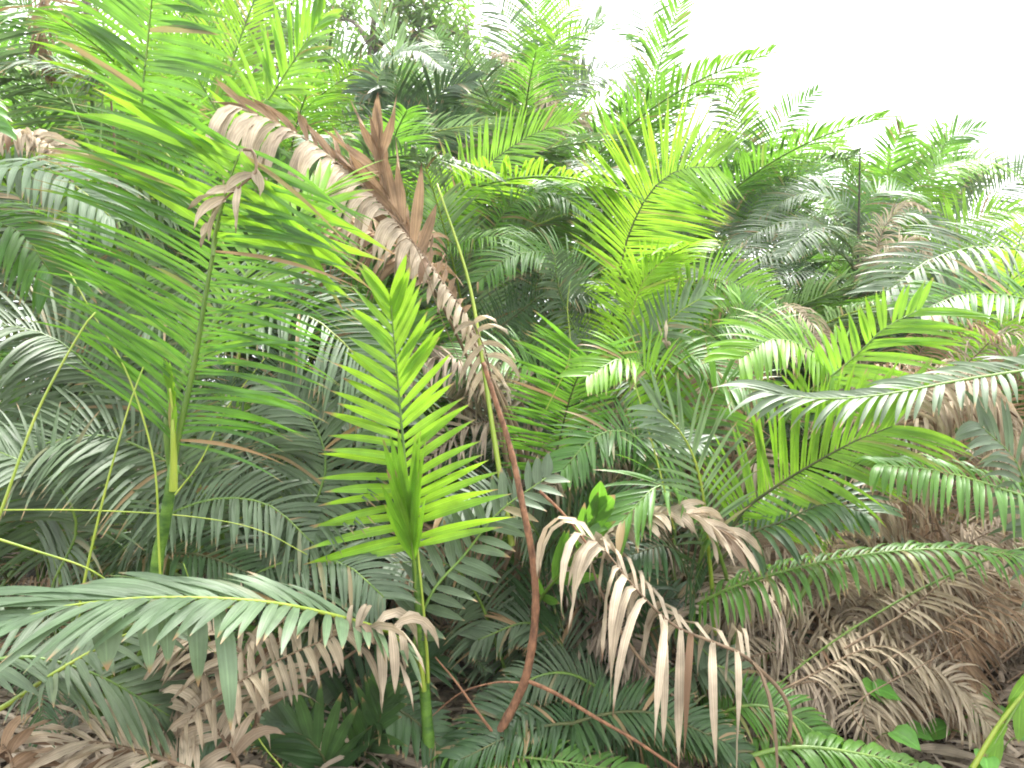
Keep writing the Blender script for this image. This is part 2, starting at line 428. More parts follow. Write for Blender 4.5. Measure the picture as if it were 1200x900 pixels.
# ---- the tall palm on the left
palm('left_tall', 172, 2.7, 'tall slender palm with thick green stem and wide glossy fan at upper left', 'palm_tree')
b1 = V(PALMS['left_tall'].location)
stem('left_tall', [b1, P(182, 690, 2.7), P(192, 620, 2.68), P(201, 565, 2.66), P(204, 545, 2.66)], .030, .018)
H('left_tall', [(207, 520, 2.65), (228, 425, 2.63), (243, 335, 2.6), (258, 255, 2.58), (271, 203, 2.56), (281, 172, 2.55)], 196, n=36, N=(.1, -.9, .35), mat='mid', aL=(54, 78), aR=(72, 90), w=.024,
  lift=18, droop=.5, base=P(203, 560, 2.66), r0=.009, r1=.004, segs=9, jit=5, prof=[(0, .8), (.2, .95), (.6, 1), (1, 1)], tipw=1.2)
H('left_tall', [(252, 275, 2.57), (262, 235, 2.55), (272, 203, 2.53), (281, 180, 2.52)], 205, n=7, rmax=.94, N=(.1, -.95, .2), mat='bright', aL=(66, 90), aR=(86, 104), w=.038, lift=3, droop=.25, base=P(250, 300, 2.57), r0=.005, segs=9, jit=7,
  prof=[(0, .9), (1, 1)], label='fresh glossy blades at the crown of the stem')
H('left_tall', [(203, 510, 2.62), (202, 480, 2.62), (199, 455, 2.61)], 60, n=4, N=(0, -1, 0), mat='lime', aL=(5, 2), w=.02, lift=0, droop=0, base=P(203, 575, 2.65), r0=.010, r1=.004, label='folded yellow spear leaf')
H('left_tall', [(300, 200, 2.5), (285, 215, 2.48), (262, 235, 2.47), (245, 262, 2.47)], 60, n=4, N=(0, -1, .2), mat='dead', aL=(40, 20), w=.035, base=P(285, 175, 2.5), r0=.004, droop=1.2, label='brown withered leaf tip')
H('left_tall', [(215, 440, 2.7), (270, 350, 2.85), (330, 270, 3.0), (380, 225, 3.1)], 150, n=22, N=(-.3, -.6, .7), mat='bright', aL=(75, 40), w=.036, droop=.5, base=P(203, 560, 2.68))

# ---- the grey green clump behind the tall palm
palm('left_thicket', 130, 3.5, 'dense grey green palm clump with drooping feathers behind the tall left stem')
gl = dict(mat='glauc', w=.032)
H('left_thicket', [(150, 560, 3.4), (120, 455, 3.4), (60, 395, 3.3), (-40, 375, 3.1)], 150, n=30, N=(0, -.6, .8), aL=(80, 50), droop=1.1, **gl)
H('left_thicket', [(260, 620, 3.3), (200, 545, 3.2), (110, 510, 3.1), (0, 540, 2.9), (-60, 580, 2.8)], 150, n=32, N=(0, -.5, .85), aL=(78, 45), droop=.9, **gl)
H('left_thicket', [(195, 680, 3.3), (196, 600, 3.3), (186, 520, 3.3), (170, 450, 3.3)], 130, n=26, N=(-.2, -.9, .3), aL=(85, 55), aR=(80, 50), droop=.6, **gl)
H('left_thicket', [(215, 660, 3.5), (272, 613, 3.5), (330, 583, 3.5), (378, 566, 3.5), (420, 562, 3.5)], 75, n=20, N=(0, -.6, .8), aL=(75, 45), droop=.7, rib='rib_yellow', **gl)
H('left_thicket', [(200, 440, 3.5), (270, 375, 3.4), (350, 365, 3.35), (420, 420, 3.3), (455, 480, 3.3)], 125, n=32, N=(0, -.5, .8), aL=(80, 50), droop=1.0, mat='pale', w=.03)
H('left_thicket', [(230, 560, 3.7), (320, 490, 3.7), (390, 470, 3.7), (450, 500, 3.6)], 100, n=26, N=(0, -.6, .8), aL=(80, 45), droop=.8, **gl)
H('left_thicket', [(80, 640, 3.5), (40, 560, 3.4), (-30, 500, 3.3), (-100, 480, 3.2)], 130, n=26, N=(.2, -.6, .8), aL=(80, 45), droop=1., **gl)
H('left_thicket', [(120, 450, 3.9), (90, 340, 3.9), (60, 270, 3.8), (10, 220, 3.7)], 120, n=26, N=(.2, -.7, .6), aL=(80, 50), droop=.9, **gl)
H('left_thicket', [(180, 420, 3.9), (170, 330, 3.9), (190, 260, 3.8), (240, 215, 3.7)], 120, n=26, N=(-.2, -.7, .6), aL=(80, 50), droop=.8, **gl)
H('left_thicket', [(60, 700, 3.2), (130, 660, 3.1), (230, 650, 3.0), (330, 690, 2.9)], 95, n=28, N=(0, -.4, .9), aL=(78, 45), droop=.9, mat='dark', w=.03)

# ---- the low fronds in the bottom left corner
palm('corner_left', -90, 2.5, 'low palm rooted beyond the lower left corner, grey green fronds with yellowish stalks')
H('corner_left', [(25, 815, 2.35), (110, 762, 2.35), (175, 735, 2.4), (215, 745, 2.5)], 90, n=14, N=(0, -.4, .9), aL=(70, 40), droop=.5, mat='glauc', rib='rib_yellow', w=.034)
H('corner_left', [(-60, 800, 2.3), (20, 770, 2.4), (110, 790, 2.5), (200, 840, 2.6)], 120, n=22, N=(0, -.4, .9), aL=(70, 35), droop=.4, mat='glauc', w=.036)
H('corner_left', [(-140, 160, 2.6), (-85, 110, 2.5), (-40, 110, 2.45), (-5, 150, 2.4)], 50, n=20, N=(0, -.4, .9), aL=(75, 50), droop=1.4, mat='mid', w=.034)
H('corner_left', [(-80, 230, 2.9), (0, 200, 2.9), (70, 205, 2.9), (130, 255, 2.9)], 110, n=20, N=(0, -.4, .9), aL=(80, 50), droop=1.5, mat='pale', w=.04)
H('corner_left', [(-100, 320, 2.9), (-40, 260, 2.9), (20, 270, 2.9), (60, 320, 2.9)], 110, n=22, N=(0, -.4, .9), aL=(80, 50), droop=1.4, mat='mid', w=.036)
H('corner_left', [(-60, 180, 3.2), (0, 158, 3.25), (50, 165, 3.3), (105, 205, 3.3)], 50, n=38, N=(0, -.5, .85), mat='dead', aL=(80, 70), droop=1.6, w=.04, miss=0)

# ---- fronds over the upper left corner
palm('upper_left', 150, 4.0, 'leafy palm leaning in at the very top left, ladder of broad bright leaflets')
H('upper_left', [(166, 130, 3.3), (172, 62, 3.25), (178, 0, 3.2), (184, -70, 3.1)], 125, n=17, N=(-.1, -1, .25), mat='mid', aL=(65, 60), aR=(92, 80), w=.046, droop=.35, lift=6)
H('upper_left', [(285, 160, 3.7), (318, 112, 3.65), (345, 70, 3.6), (375, 25, 3.5)], 92, n=18, N=(-.2, -.9, .4), mat='bright', aL=(75, 35), w=.042, droop=.35)
H('upper_left', [(150, 120, 4.4), (100, 92, 4.3), (50, 75, 4.2), (-10, 80, 4.1)], 85, n=26, N=(0, -.5, .9), mat='pale', aL=(80, 45), w=.036, droop=1.0)
H('upper_left', [(60, 60, 4.6), (40, 20, 4.6), (0, -10, 4.5)], 80, n=16, N=(.2, -.7, .7), mat='mid', aL=(75, 40), w=.036, droop=.8)
H('upper_left', [(120, 120, 4.2), (130, 60, 4.2), (110, 0, 4.2), (80, -50, 4.1)], 90, n=20, N=(.1, -.8, .5), mat='bright', aL=(75, 50), w=.036, droop=.7)
H('upper_left', [(60, 0, 4.5), (52, 25, 4.4), (50, 60, 4.4), (60, 90, 4.4)], 45, n=14, N=(0, -1, 0), mat='russet', aL=(40, 20), droop=1.2, w=.04)

# ---- the clump whose brown frond hangs across the middle
palm('brown_arch', 600, 3.8, 'palm carrying a big withered russet frond that arches up and over to the left')
H('brown_arch', [(560, 400, 3.7), (525, 340, 3.62), (470, 268, 3.55), (420, 212, 3.5), (350, 158, 3.42), (285, 128, 3.35)], 112, n=27, N=(.25, -.5, .8), mat='dead', aL=(85, 65), aR=(75, 40), w=.062,
  droop=2.4, prof=[(0, .3), (.3, .42), (.48, .85), (.7, 1.1), (1, 1.1)], r0=.008, lift=6, sides=(1, 0), twist=.5, fold=.5, curl=.12, miss=0, jit=7, label='large withered frond with broad tan leaflets')
H('brown_arch', [(540, 370, 3.65), (470, 266, 3.58), (420, 211, 3.52), (350, 158, 3.44), (290, 130, 3.37)], 62, n=16, miss=0, N=(.2, -.6, .8), mat='russet', aR=(60, 30), w=.045, sides=(0, 1), prof=[(0, .3), (.4, .8), (1, 1)], droop=.5, lift=20)
H('brown_arch', [(490, 300, 3.6), (455, 235, 3.55), (440, 170, 3.5)], 110, n=8, N=(.1, -.9, .3), mat='russet', aL=(28, 12), w=.05, droop=.15, lift=10, miss=.1)
H('brown_arch', [(500, 330, 3.8), (450, 280, 3.8), (400, 270, 3.8), (360, 310, 3.8)], 100, n=20, N=(0, -.5, .9), mat='russet', aL=(75, 45), w=.042, droop=1.6)
c_ = Mesh(); tube(c_, Curve([p - PALMS['brown_arch'].location for p in (P(600, 640, 3.3), P(580, 520, 3.4), P(565, 420, 3.45), P(548, 325, 3.5), P(512, 215, 3.5))]), .014, .004, n=24)
mesh_obj('leaf_stalk', c_, M['rib_yellow'], PALMS['brown_arch'])
H('brown_arch', [(575, 440, 3.5), (566, 405, 3.45), (556, 378, 3.42)], 60, n=6, N=(0, -1, 0), mat='dead', aL=(120, 70), w=.03, droop=1.6)
H('brown_arch', [(470, 420, 3.9), (440, 370, 3.9), (400, 330, 3.9)], 90, n=16, N=(.3, -.8, .5), mat='mid', aL=(75, 45), w=.034, droop=.6)
H('brown_arch', [(610, 470, 4.0), (560, 430, 4.0), (510, 420, 3.9), (470, 450, 3.8)], 70, n=22, N=(0, -.5, .9), mat='grey', aL=(75, 45), w=.036, droop=1.3)

# ---- the reddish shrub stem
bs = thing('bare_stem', P(580, 872, 2.95), 'bare reddish brown woody stem with ringed nodes and thin side twigs beside the young palm', 'woody stem')
o0 = V(bs.location); o0.z = 0; bs.location = o0
def bt(name, pts, r0, r1, bulge=None, n=40):
    mb = Mesh(); tube(mb, Curve([P(*p) - o0 for p in pts]), r0, r1, n=n, sides=9, bulge=bulge)
    return mesh_obj(name, mb, M['bark_red'], bs)
bt('trunk', [(570, 935, 2.95), (582, 868, 2.95), (603, 825, 2.94), (617, 790, 2.93), (627, 725, 2.92), (625, 660, 2.92), (612, 590, 2.94), (598, 525, 2.98), (580, 468, 3.02), (566, 425, 3.05)], .019, .009, bulge=lambda t: 1 + .16 * max(0, math.sin(t * 75)) ** 6, n=90)
bt('twig', [(616, 797, 2.93), (650, 812, 2.9), (700, 842, 2.86), (745, 868, 2.82), (800, 905, 2.78)], .008, .005)
bt('twig', [(612, 800, 2.93), (580, 800, 2.95), (540, 812, 2.98), (505, 840, 3.0)], .004, .002)
bt('twig', [(585, 868, 2.95), (560, 835, 2.93), (535, 800, 2.95), (510, 770, 3.0)], .006, .003)
bt('twig', [(632, 575, 2.9), (660, 602, 2.88), (690, 640, 2.85)], .006, .004)

# ---- middle distance, left of centre
palm('mid_left', 540, 5.6, 'palm with a raised bright green frond and dark midrib just right of the brown arch')
H('mid_left', [(505, 285, 5.5), (540, 222, 5.4), (600, 172, 5.3), (640, 151, 5.25), (668, 145, 5.2)], 72, n=26, N=(-.25, -.9, .4), mat='bright', rib='rib_dark', aL=(72, 40), aR=(70, 40), w=.042, droop=.3)
H('mid_left', [(500, 310, 5.3), (545, 283, 5.2), (600, 280, 5.1), (645, 312, 5.0)], 66, n=26, N=(0, -.4, .9), mat='bright', aL=(80, 55), w=.036, droop=1.2)
H('mid_left', [(560, 330, 5.4), (590, 250, 5.4), (640, 225, 5.3), (690, 250, 5.2)], 70, n=24, N=(0, -.6, .8), mat='mid', aL=(80, 50), w=.036, droop=.8)
H('mid_left', [(520, 330, 5.2), (480, 270, 5.2), (450, 240, 5.1), (410, 250, 5.0)], 70, n=24, N=(.2, -.6, .8), mat='mid', aL=(80, 50), w=.036, droop=.8)
H('mid_left', [(560, 420, 5.0), (610, 365, 4.9), (660, 340, 4.8), (720, 360, 4.7)], 70, n=24, N=(0, -.6, .8), mat='dark', aL=(80, 50), w=.034, droop=.7)

# ---- the big yellow green frond right of centre
palm('mid_bright', 715, 4.9, 'palm with one big plume of glowing yellow green leaflets under the open sky')
H('mid_bright', [(726, 325, 4.8), (742, 262, 4.75), (768, 218, 4.7), (800, 198, 4.65), (838, 196, 4.6)], 100, n=27, N=(.15, -.9, .4), mat='lime', rib='rib_dark', aL=(62, 55), aR=(80, 60), w=.046, droop=.35, prof=[(0, .8), (.3, 1.05), (.7, .95), (1, .6)])
H('mid_bright', [(735, 420, 4.3), (742, 362, 4.25), (757, 325, 4.2), (785, 300, 4.15)], 66, n=16, N=(-.1, -.9, .4), mat='lime', aL=(60, 35), w=.036, droop=.4)
H('mid_bright', [(745, 430, 4.2), (770, 395, 4.1), (790, 370, 4.05), (820, 350, 4.0)], 52, n=13, N=(-.2, -.9, .4), mat='pale', aL=(70, 35), w=.034, droop=.4)
H('mid_bright', [(700, 460, 4.2), (745, 425, 4.0), (770, 440, 3.9), (775, 490, 3.8)], 50, n=16, N=(0, -.5, .9), mat='bright', aL=(75, 45), w=.034, droop=.9)
H('mid_bright', [(720, 470, 4.0), (740, 450, 3.8), (775, 540, 3.6), (790, 600, 3.5)], 45, n=16, N=(.2, -.9, .4), mat='pale', aL=(70, 45), w=.03, droop=.7)
H('mid_bright', [(690, 350, 4.9), (650, 300, 4.8), (600, 300, 4.7), (560, 330, 4.6)], 70, n=24, N=(0, -.6, .8), mat='mid', aL=(80, 50), w=.034, droop=.9)
H('mid_bright', [(790, 430, 4.4), (830, 385, 4.3), (880, 378, 4.2), (920, 402, 4.1)], 72, n=26, N=(-.1, -.7, .6), mat='mid', aL=(80, 55), w=.036, droop=.5)
H('mid_bright', [(770, 410, 4.6), (800, 350, 4.5), (850, 330, 4.4), (905, 350, 4.3)], 68, n=24, N=(-.2, -.8, .5), mat='bright', aL=(75, 50), w=.036, droop=.5)
H('mid_bright', [(690, 420, 4.8), (670, 380, 4.7), (655, 340, 4.6), (650, 300, 4.5)], 60, n=20, N=(.2, -.8, .5), mat='glauc', aL=(75, 50), w=.034, droop=.7)

# ---- the small upright frond in the centre
palm('centre', 640, 3.9, 'small palm with upright finely combed frond and blackish midrib, right of reddish stem')
H('centre', [(645, 565, 3.8), (657, 510, 3.75), (670, 460, 3.7), (688, 418, 3.65)], 98, n=26, N=(.35, -.9, .25), mat='mid', rib='rib_dark', aL=(78, 70), aR=(65, 45), w=.026, droop=.25, lenR=.75, prof=[(0, .7), (.3, .95), (.8, 1), (1, .9)])
H('centre', [(650, 600, 3.7), (690, 545, 3.6), (750, 515, 3.5), (820, 520, 3.4)], 58, n=24, N=(0, -.5, .9), mat='dark', aL=(75, 45), w=.03, droop=.8)
H('centre', [(640, 650, 3.5), (680, 605, 3.4), (720, 585, 3.3), (760, 600, 3.2)], 60, n=20, N=(0, -.5, .9), mat='dark', aL=(75, 45), w=.034, droop=.6)
H('centre', [(635, 700, 3.3), (655, 675, 3.2), (680, 640, 3.1), (700, 600, 3.0)], 75, n=6, N=(-.3, -.9, .2), mat='mid', aL=(30, 12), w=.05, droop=.15)
H('centre', [(640, 650, 3.6), (610, 600, 3.5), (570, 585, 3.4), (520, 600, 3.3)], 80, n=22, N=(0, -.5, .9), mat='glauc', aL=(75, 45), w=.034, droop=.8)
H('centre', [(650, 480, 4.2), (620, 430, 4.1), (570, 415, 4.0), (530, 430, 3.9)], 80, n=22, N=(0, -.5, .9), mat='mid', aL=(78, 45), w=.03, droop=.8)
H('centre', [(690, 480, 4.2), (740, 430, 4.0), (800, 415, 3.9), (850, 440, 3.8)], 75, n=22, N=(0, -.5, .9), mat='mid', aL=(78, 45), w=.032, droop=.8)

# ---- right of centre, near
palm('right_near', 835, 3.4, 'leafy palm with fresh apple green fronds raised over brown skirts right of centre')
H('right_near', [(862, 612, 3.35), (898, 578, 3.3), (945, 548, 3.2), (1000, 518, 3.1), (1045, 500, 3.05)], 118, n=34, N=(-.2, -.9, .4), mat='bright', rib='rib_dark', aL=(68, 35), aR=(66, 30), w=.025, droop=.6, prof=[(0, .8), (.4, 1), (1, .75)])
H('right_near', [(930, 480, 3.35), (968, 446, 3.3), (1003, 417, 3.25), (1036, 385, 3.2), (1076, 364, 3.15)], 52, n=17, N=(-.15, -.85, .5), mat='bright', aL=(75, 45), aR=(62, 30), w=.036, droop=.5, lenR=2.1, prof=[(0, .8), (.5, 1), (1, .8)], tipw=1.2)
H('right_near', [(990, 455, 3.45), (945, 408, 3.4), (905, 398, 3.35), (868, 420, 3.3)], 85, n=24, N=(0, -.6, .8), mat='bright', aL=(75, 50), w=.03, droop=1.0)
H('right_near', [(840, 640, 3.3), (800, 580, 3.2), (770, 570, 3.1), (730, 610, 3.0)], 90, n=16, N=(0, -.5, .9), mat='mid', aL=(60, 30), w=.034, droop=.6)
H('right_near', [(830, 640, 3.2), (820, 560, 3.1), (800, 510, 3.05), (770, 480, 3.0)], 95, n=14, N=(.2, -.9, .3), mat='pale', aL=(55, 25), w=.026, droop=.5)
H('right_near', [(860, 640, 3.3), (920, 610, 3.2), (970, 590, 3.1), (1010, 600, 3.0)], 90, n=16, N=(0, -.5, .9), mat='dark', aL=(75, 40), w=.036, droop=1.0)
H('right_near', [(820, 720, 3.3), (800, 660, 3.2), (780, 640, 3.1), (740, 650, 3.0)], 80, n=18, N=(0, -.5, .9), mat='dark', aL=(75, 40), w=.03, droop=.9)

# ---- the long low frond of the right and the one with pale leaves
palm('right_low', 735, 3.6, 'palm whose long spiny frond reaches low to the right edge, short hanging leaflets')
H('right_low', [(790, 730, 3.3), (850, 692, 3.2), (950, 662, 3.1), (1060, 645, 2.95), (1150, 646, 2.85), (1240, 660, 2.75)], 74, n=44, N=(.1, -.25, 1), mat='mid', rib='rib_green', aL=(75, 45), aR=(80, 50), w=.027, droop=2.4, spiny=160, r0=.008, lenR=1.0)
palm('right_edge', 1330, 3.2, 'palm standing beyond the right edge, pale waxy frond pointing left across the picture')
H('right_edge', [(1290, 425, 2.95), (1220, 432, 2.9), (1130, 445, 2.85), (1040, 462, 2.8), (970, 468, 2.78), (915, 462, 2.76)], 78, n=24, N=(0, -.55, .8), mat='glauc', aL=(80, 18), aR=(60, 18), w=.034, droop=1.0, segs=8, prof=[(0, 1), (.4, .8), (.75, .9), (1, 1.1)])
H('right_edge', [(1230, 600, 2.9), (1170, 572, 2.9), (1100, 552, 2.9), (1030, 545, 2.9)], 80, n=22, N=(0, -.5, .9), mat='mid', aL=(78, 50), w=.028, droop=2.6)
H('right_edge', [(1240, 700, 3.0), (1210, 600, 3.0), (1190, 540, 3.0), (1150, 500, 3.0)], 100, n=16, N=(.2, -.8, .5), mat='glauc', aL=(70, 40), w=.04, droop=1.0)
H('right_edge', [(1260, 330, 4.2), (1180, 290, 4.2), (1100, 300, 4.1), (1040, 340, 4.0)], 90, n=26, N=(0, -.6, .8), mat='glauc', aL=(78, 45), w=.03, droop=.9)
H('right_edge', [(1260, 380, 3.8), (1200, 350, 3.8), (1130, 345, 3.8), (1080, 365, 3.7)], 80, n=24, N=(0, -.6, .8), mat='mid', aL=(78, 45), w=.03, droop=.7)
H('right_edge', [(1230, 760, 3.2), (1190, 830, 3.1), (1160, 880, 3.05), (1140, 920, 3.0)], 60, n=6, N=(0, -1, .2), mat='bright', aL=(20, 8), w=.05, droop=.2)
sp = Mesh(); cc = Curve([p - PALMS['right_edge'].location for p in (P(880, 830, 3.2), P(945, 775, 3.2), P(1010, 730, 3.2), P(1100, 680, 3.2), P(1210, 640, 3.15), P(1320, 640, 3.1))])
tube(sp, cc, .003, .006, n=30); spines(sp, cc, 0, cc.len, 130, .02, random.Random(4), r=.008); mesh_obj('thorny_stalk', sp, M['rib_green'], PALMS['right_edge'])

# ---- dead fronds of the lower centre and right
palm('tan_droop', 905, 3.0, 'withered palm with a long pale tan frond drooping like a fringe, lower centre')
H('tan_droop', [(880, 775, 2.85), (842, 755, 2.85), (790, 733, 2.83), (745, 690, 2.8), (706, 642, 2.78), (682, 626, 2.76)], 160, n=15, N=(-.1, -.35, .95), mat='dead', aL=(85, 45), aR=(70, 40), w=.032, droop=3.6, fold=.5, curl=.3, twist=1.0,
  prof=[(0, 1), (.5, 1), (1, .75)], r0=.007, sides=(1, 1), jit=7)
H('tan_droop', [(690, 650, 3.05), (715, 625, 3.04), (760, 604, 3.02), (805, 602, 3.0), (845, 622, 2.98)], 62, n=22, N=(0, -.4, .9), mat='dead', aL=(60, 30), aR=(70, 30), w=.036, droop=1.1, fold=.4, prof=[(0, .5), (.6, .8), (1, 1.2)], r0=.006)

def dead_palm(key, px, d, label, fr):
    palm(key, px, d, label, 'withered_palm')
    for pts, L, mat, n, dr in fr:
        H(key, pts, L, n=int(n * 1.2), N=(0, -.45, .9), mat=mat, aL=(82, 50), w=.027, droop=dr, r0=.008)
dead_palm('dead_right', 1120, 4.0, 'withered palm with a domed brown skirt of hanging leaflets near the right edge', [
    ([(1060, 600, 3.9), (1040, 500, 3.85), (1075, 445, 3.8), (1130, 438, 3.75), (1190, 510, 3.7)], 105, 'dead', 30, 2.6),
    ([(1090, 600, 3.9), (1010, 500, 3.85), (1030, 450, 3.8), (1080, 430, 3.75), (1120, 470, 3.7)], 100, 'russet', 26, 2.4),
    ([(1160, 600, 4.1), (1180, 480, 4.1), (1210, 430, 4.0), (1260, 440, 3.9)], 105, 'russet', 24, 2.2),
    ([(1120, 640, 4.0), (1150, 560, 3.9), (1190, 530, 3.8), (1240, 560, 3.7)], 90, 'grey', 24, 2.2)])
dead_palm('dead_right_back', 1080, 4.9, 'dry brown palm fronds curling just behind the domed skirt', [
    ([(1040, 500, 4.7), (1080, 410, 4.7), (1120, 372, 4.6), (1165, 395, 4.5)], 62, 'russet', 24, 1.6),
    ([(1050, 500, 4.7), (1140, 420, 4.7), (1180, 390, 4.6), (1240, 420, 4.5)], 62, 'grey', 24, 1.6),
    ([(1020, 500, 4.8), (1000, 420, 4.8), (975, 400, 4.7), (930, 420, 4.6)], 60, 'grey', 24, 1.6)])
dead_palm('dead_centre', 830, 4.3, 'collapsed brown palm heaped between the yellow green plume and the apple green fronds', [
    ([(830, 560, 4.2), (800, 450, 4.2), (775, 420, 4.1), (735, 450, 4.0)], 85, 'russet', 24, 2.2),
    ([(840, 560, 4.2), (830, 450, 4.1), (850, 420, 4.0), (890, 460, 3.9)], 95, 'russet', 26, 2.4),
    ([(800, 560, 4.2), (770, 480, 4.1), (740, 460, 4.0), (690, 500, 3.9)], 80, 'dead', 22, 1.8),
    ([(790, 470, 4.0), (785, 420, 4.0), (775, 395, 3.95)], 50, 'dead', 7, .4)])
dead_palm('dead_curl', 950, 5.2, 'single tan frond curled over like a shell behind the apple green leaves', [
    ([(880, 420, 5.1), (905, 368, 5.1), (935, 365, 5.0), (962, 395, 4.9), (975, 430, 4.9)], 52, 'dead', 26, 2.2),
    ([(900, 460, 5.1), (860, 430, 5.1), (830, 440, 5.0), (810, 480, 4.9)], 60, 'russet', 20, 1.8)])
dead_palm('dead_lower_right', 960, 3.9, 'heap of a dead palm with straw coloured feathers under the apple green fronds', [
    ([(900, 720, 3.8), (880, 640, 3.7), (900, 600, 3.7), (960, 600, 3.6)], 105, 'dead', 26, 2.4),
    ([(960, 720, 3.8), (980, 620, 3.7), (1010, 580, 3.7), (1050, 590, 3.6)], 110, 'dead', 26, 2.4),
    ([(990, 740, 3.7), (1030, 690, 3.6), (1090, 670, 3.5), (1160, 700, 3.4)], 85, 'dead', 26, 2.0),
    ([(960, 760, 3.6), (1000, 750, 3.5), (1060, 760, 3.5), (1110, 800, 3.4)], 75, 'dead', 26, 1.6),
    ([(940, 780, 3.5), (900, 700, 3.4), (860, 690, 3.3), (820, 720, 3.2)], 80, 'grey', 24, 1.8),
    ([(1000, 800, 3.5), (1050, 720, 3.5), (1130, 640, 3.5), (1200, 610, 3.5)], 75, 'grey', 26, 1.8)])
palm('tan_corner', 190, 2.8, 'pale straw coloured dead frond with folded short leaflets in the lower left', 'withered_palm')
H('tan_corner', [(205, 850, 2.6), (260, 812, 2.6), (330, 772, 2.62), (385, 748, 2.64), (425, 732, 2.65)], 62, n=18, N=(.1, -.6, .8), mat='dead', aL=(90, 70), aR=(85, 60), w=.034, droop=1.2, fold=.5, curl=.15, twist=.4, r0=.006, ragged=.1)
H('tan_corner', [(300, 850, 2.7), (290, 780, 2.7), (250, 740, 2.7), (190, 760, 2.7)], 90, n=16, N=(0, -.5, .9), mat='dead', aL=(70, 40), w=.036, droop=1.0)
H('tan_corner', [(230, 905, 2.5), (160, 880, 2.5), (90, 870, 2.45), (30, 900, 2.4)], 95, n=14, N=(0, -.5, .9), mat='dead', aL=(60, 30), w=.042, droop=.6)
H('tan_corner', [(280, 900, 2.6), (250, 850, 2.6), (230, 830, 2.6), (200, 850, 2.6)], 85, n=10, N=(0, -.8, .5), mat='dead', aL=(70, 30), w=.038, droop=1.5)
H('tan_corner', [(420, 760, 2.75), (432, 735, 2.74), (470, 740, 2.73)], 110, n=6, N=(0, -.8, .5), mat='dead', aL=(70, 60), w=.035, droop=3.0, fold=.4)
H('tan_corner', [(30, 930, 2.4), (10, 880, 2.4), (-20, 860, 2.4)], 60, n=10, N=(0, -.8, .5), mat='russet', aL=(70, 40), w=.035, droop=1.2)

# ---- low dark growth along the bottom edge
palm('bottom_dark', 370, 3.2, 'low dark green palm shoots on the ground left of the young palm stem', 'low_palm')
H('bottom_dark', [(380, 960, 3.1), (385, 905, 3.0), (365, 870, 2.95), (330, 850, 2.9)], 95, n=14, N=(.1, -.8, .5), mat='dark', aL=(50, 20), w=.045, droop=.5)
H('bottom_dark', [(400, 960, 3.2), (420, 905, 3.1), (440, 860, 3.0), (450, 820, 2.95)], 80, n=14, N=(-.1, -.8, .5), mat='dark', aL=(50, 20), w=.045, droop=.5)
H('bottom_dark', [(390, 940, 3.4), (410, 850, 3.4), (450, 790, 3.4), (510, 770, 3.4)], 90, n=20, N=(0, -.6, .8), mat='dark', aL=(75, 40), w=.035, droop=.6)
palm('bottom_fern', 740, 3.3, 'low feathery dark palm spreading over the ground at the foot of the reddish stem', 'low_palm')
for k, pts in enumerate(([(620, 880, 3.1), (680, 845, 3.0), (760, 835, 2.95), (850, 870, 2.9)], [(700, 880, 3.2), (640, 830, 3.1), (590, 840, 3.0), (540, 880, 2.95)], [(720, 860, 3.3), (780, 790, 3.3), (840, 780, 3.2), (900, 820, 3.2)],
                         [(690, 860, 3.4), (660, 760, 3.4), (620, 730, 3.4), (560, 750, 3.3)], [(720, 840, 3.5), (720, 760, 3.5), (750, 710, 3.4), (810, 700, 3.4)])):
    H('bottom_fern', pts, 62, n=26, N=(0, -.5, .9), mat=('dark', 'dark', 'glauc', 'glauc', 'dark')[k], aL=(78, 45), w=.03, droop=.6)
H('bottom_fern', [(520, 880, 3.0), (590, 885, 2.9), (660, 893, 2.85), (740, 905, 2.8)], 45, n=20, N=(0, -.4, .9), mat='mid', aL=(75, 45), w=.03, droop=.8)
palm('bottom_right', 860, 3.05, 'low green frond lying along the bottom edge right of the drooping tan fringe', 'low_palm')
H('bottom_right', [(870, 890, 2.95), (930, 876, 2.93), (1010, 884, 2.9), (1090, 905, 2.85)], 62, n=34, N=(0, -.3, 1), mat='mid', aL=(75, 45), w=.022, droop=2.2, spiny=60)

# ---- more fronds in the gaps
for pts, L, m in (([(60, 700, 3.0), (90, 620, 2.95), (60, 560, 2.9), (0, 530, 2.8)], 120, 'glauc'), ([(330, 640, 3.1), (380, 560, 3.1), (370, 500, 3.1), (330, 450, 3.1)], 95, 'glauc'), ([(250, 700, 3.0), (330, 660, 2.95), (400, 660, 2.9), (450, 700, 2.85)], 85, 'glauc'),
                  ([(150, 640, 3.1), (230, 590, 3.05), (310, 590, 3.0), (370, 640, 2.95)], 95, 'glauc'), ([(120, 420, 3.6), (200, 370, 3.55), (280, 330, 3.5), (350, 320, 3.4)], 105, 'glauc')):
    H('left_thicket', pts, L, n=26, N=(0, -.5, .85), mat=m, aL=(80, 48), w=.031, droop=.9)
for pts, L, m in (([(600, 800, 3.5), (560, 700, 3.4), (520, 660, 3.3), (460, 660, 3.2)], 75, 'glauc'), ([(610, 760, 3.5), (640, 690, 3.4), (700, 660, 3.3), (760, 690, 3.2)], 70, 'dark'), ([(640, 560, 4.1), (600, 500, 4.0), (550, 500, 3.9), (500, 540, 3.8)], 75, 'grey'),
                  ([(700, 560, 4.2), (720, 500, 4.1), (760, 480, 4.0), (820, 520, 3.9)], 70, 'glauc'), ([(660, 760, 3.6), (700, 730, 3.5), (730, 740, 3.4), (760, 790, 3.3)], 70, 'grey'), ([(600, 700, 3.8), (560, 640, 3.7), (510, 640, 3.6), (450, 690, 3.5)], 75, 'russet')):
    H('centre', pts, L, n=26, N=(0, -.5, .85), mat=m, aL=(80, 48), w=.031, droop=.9)

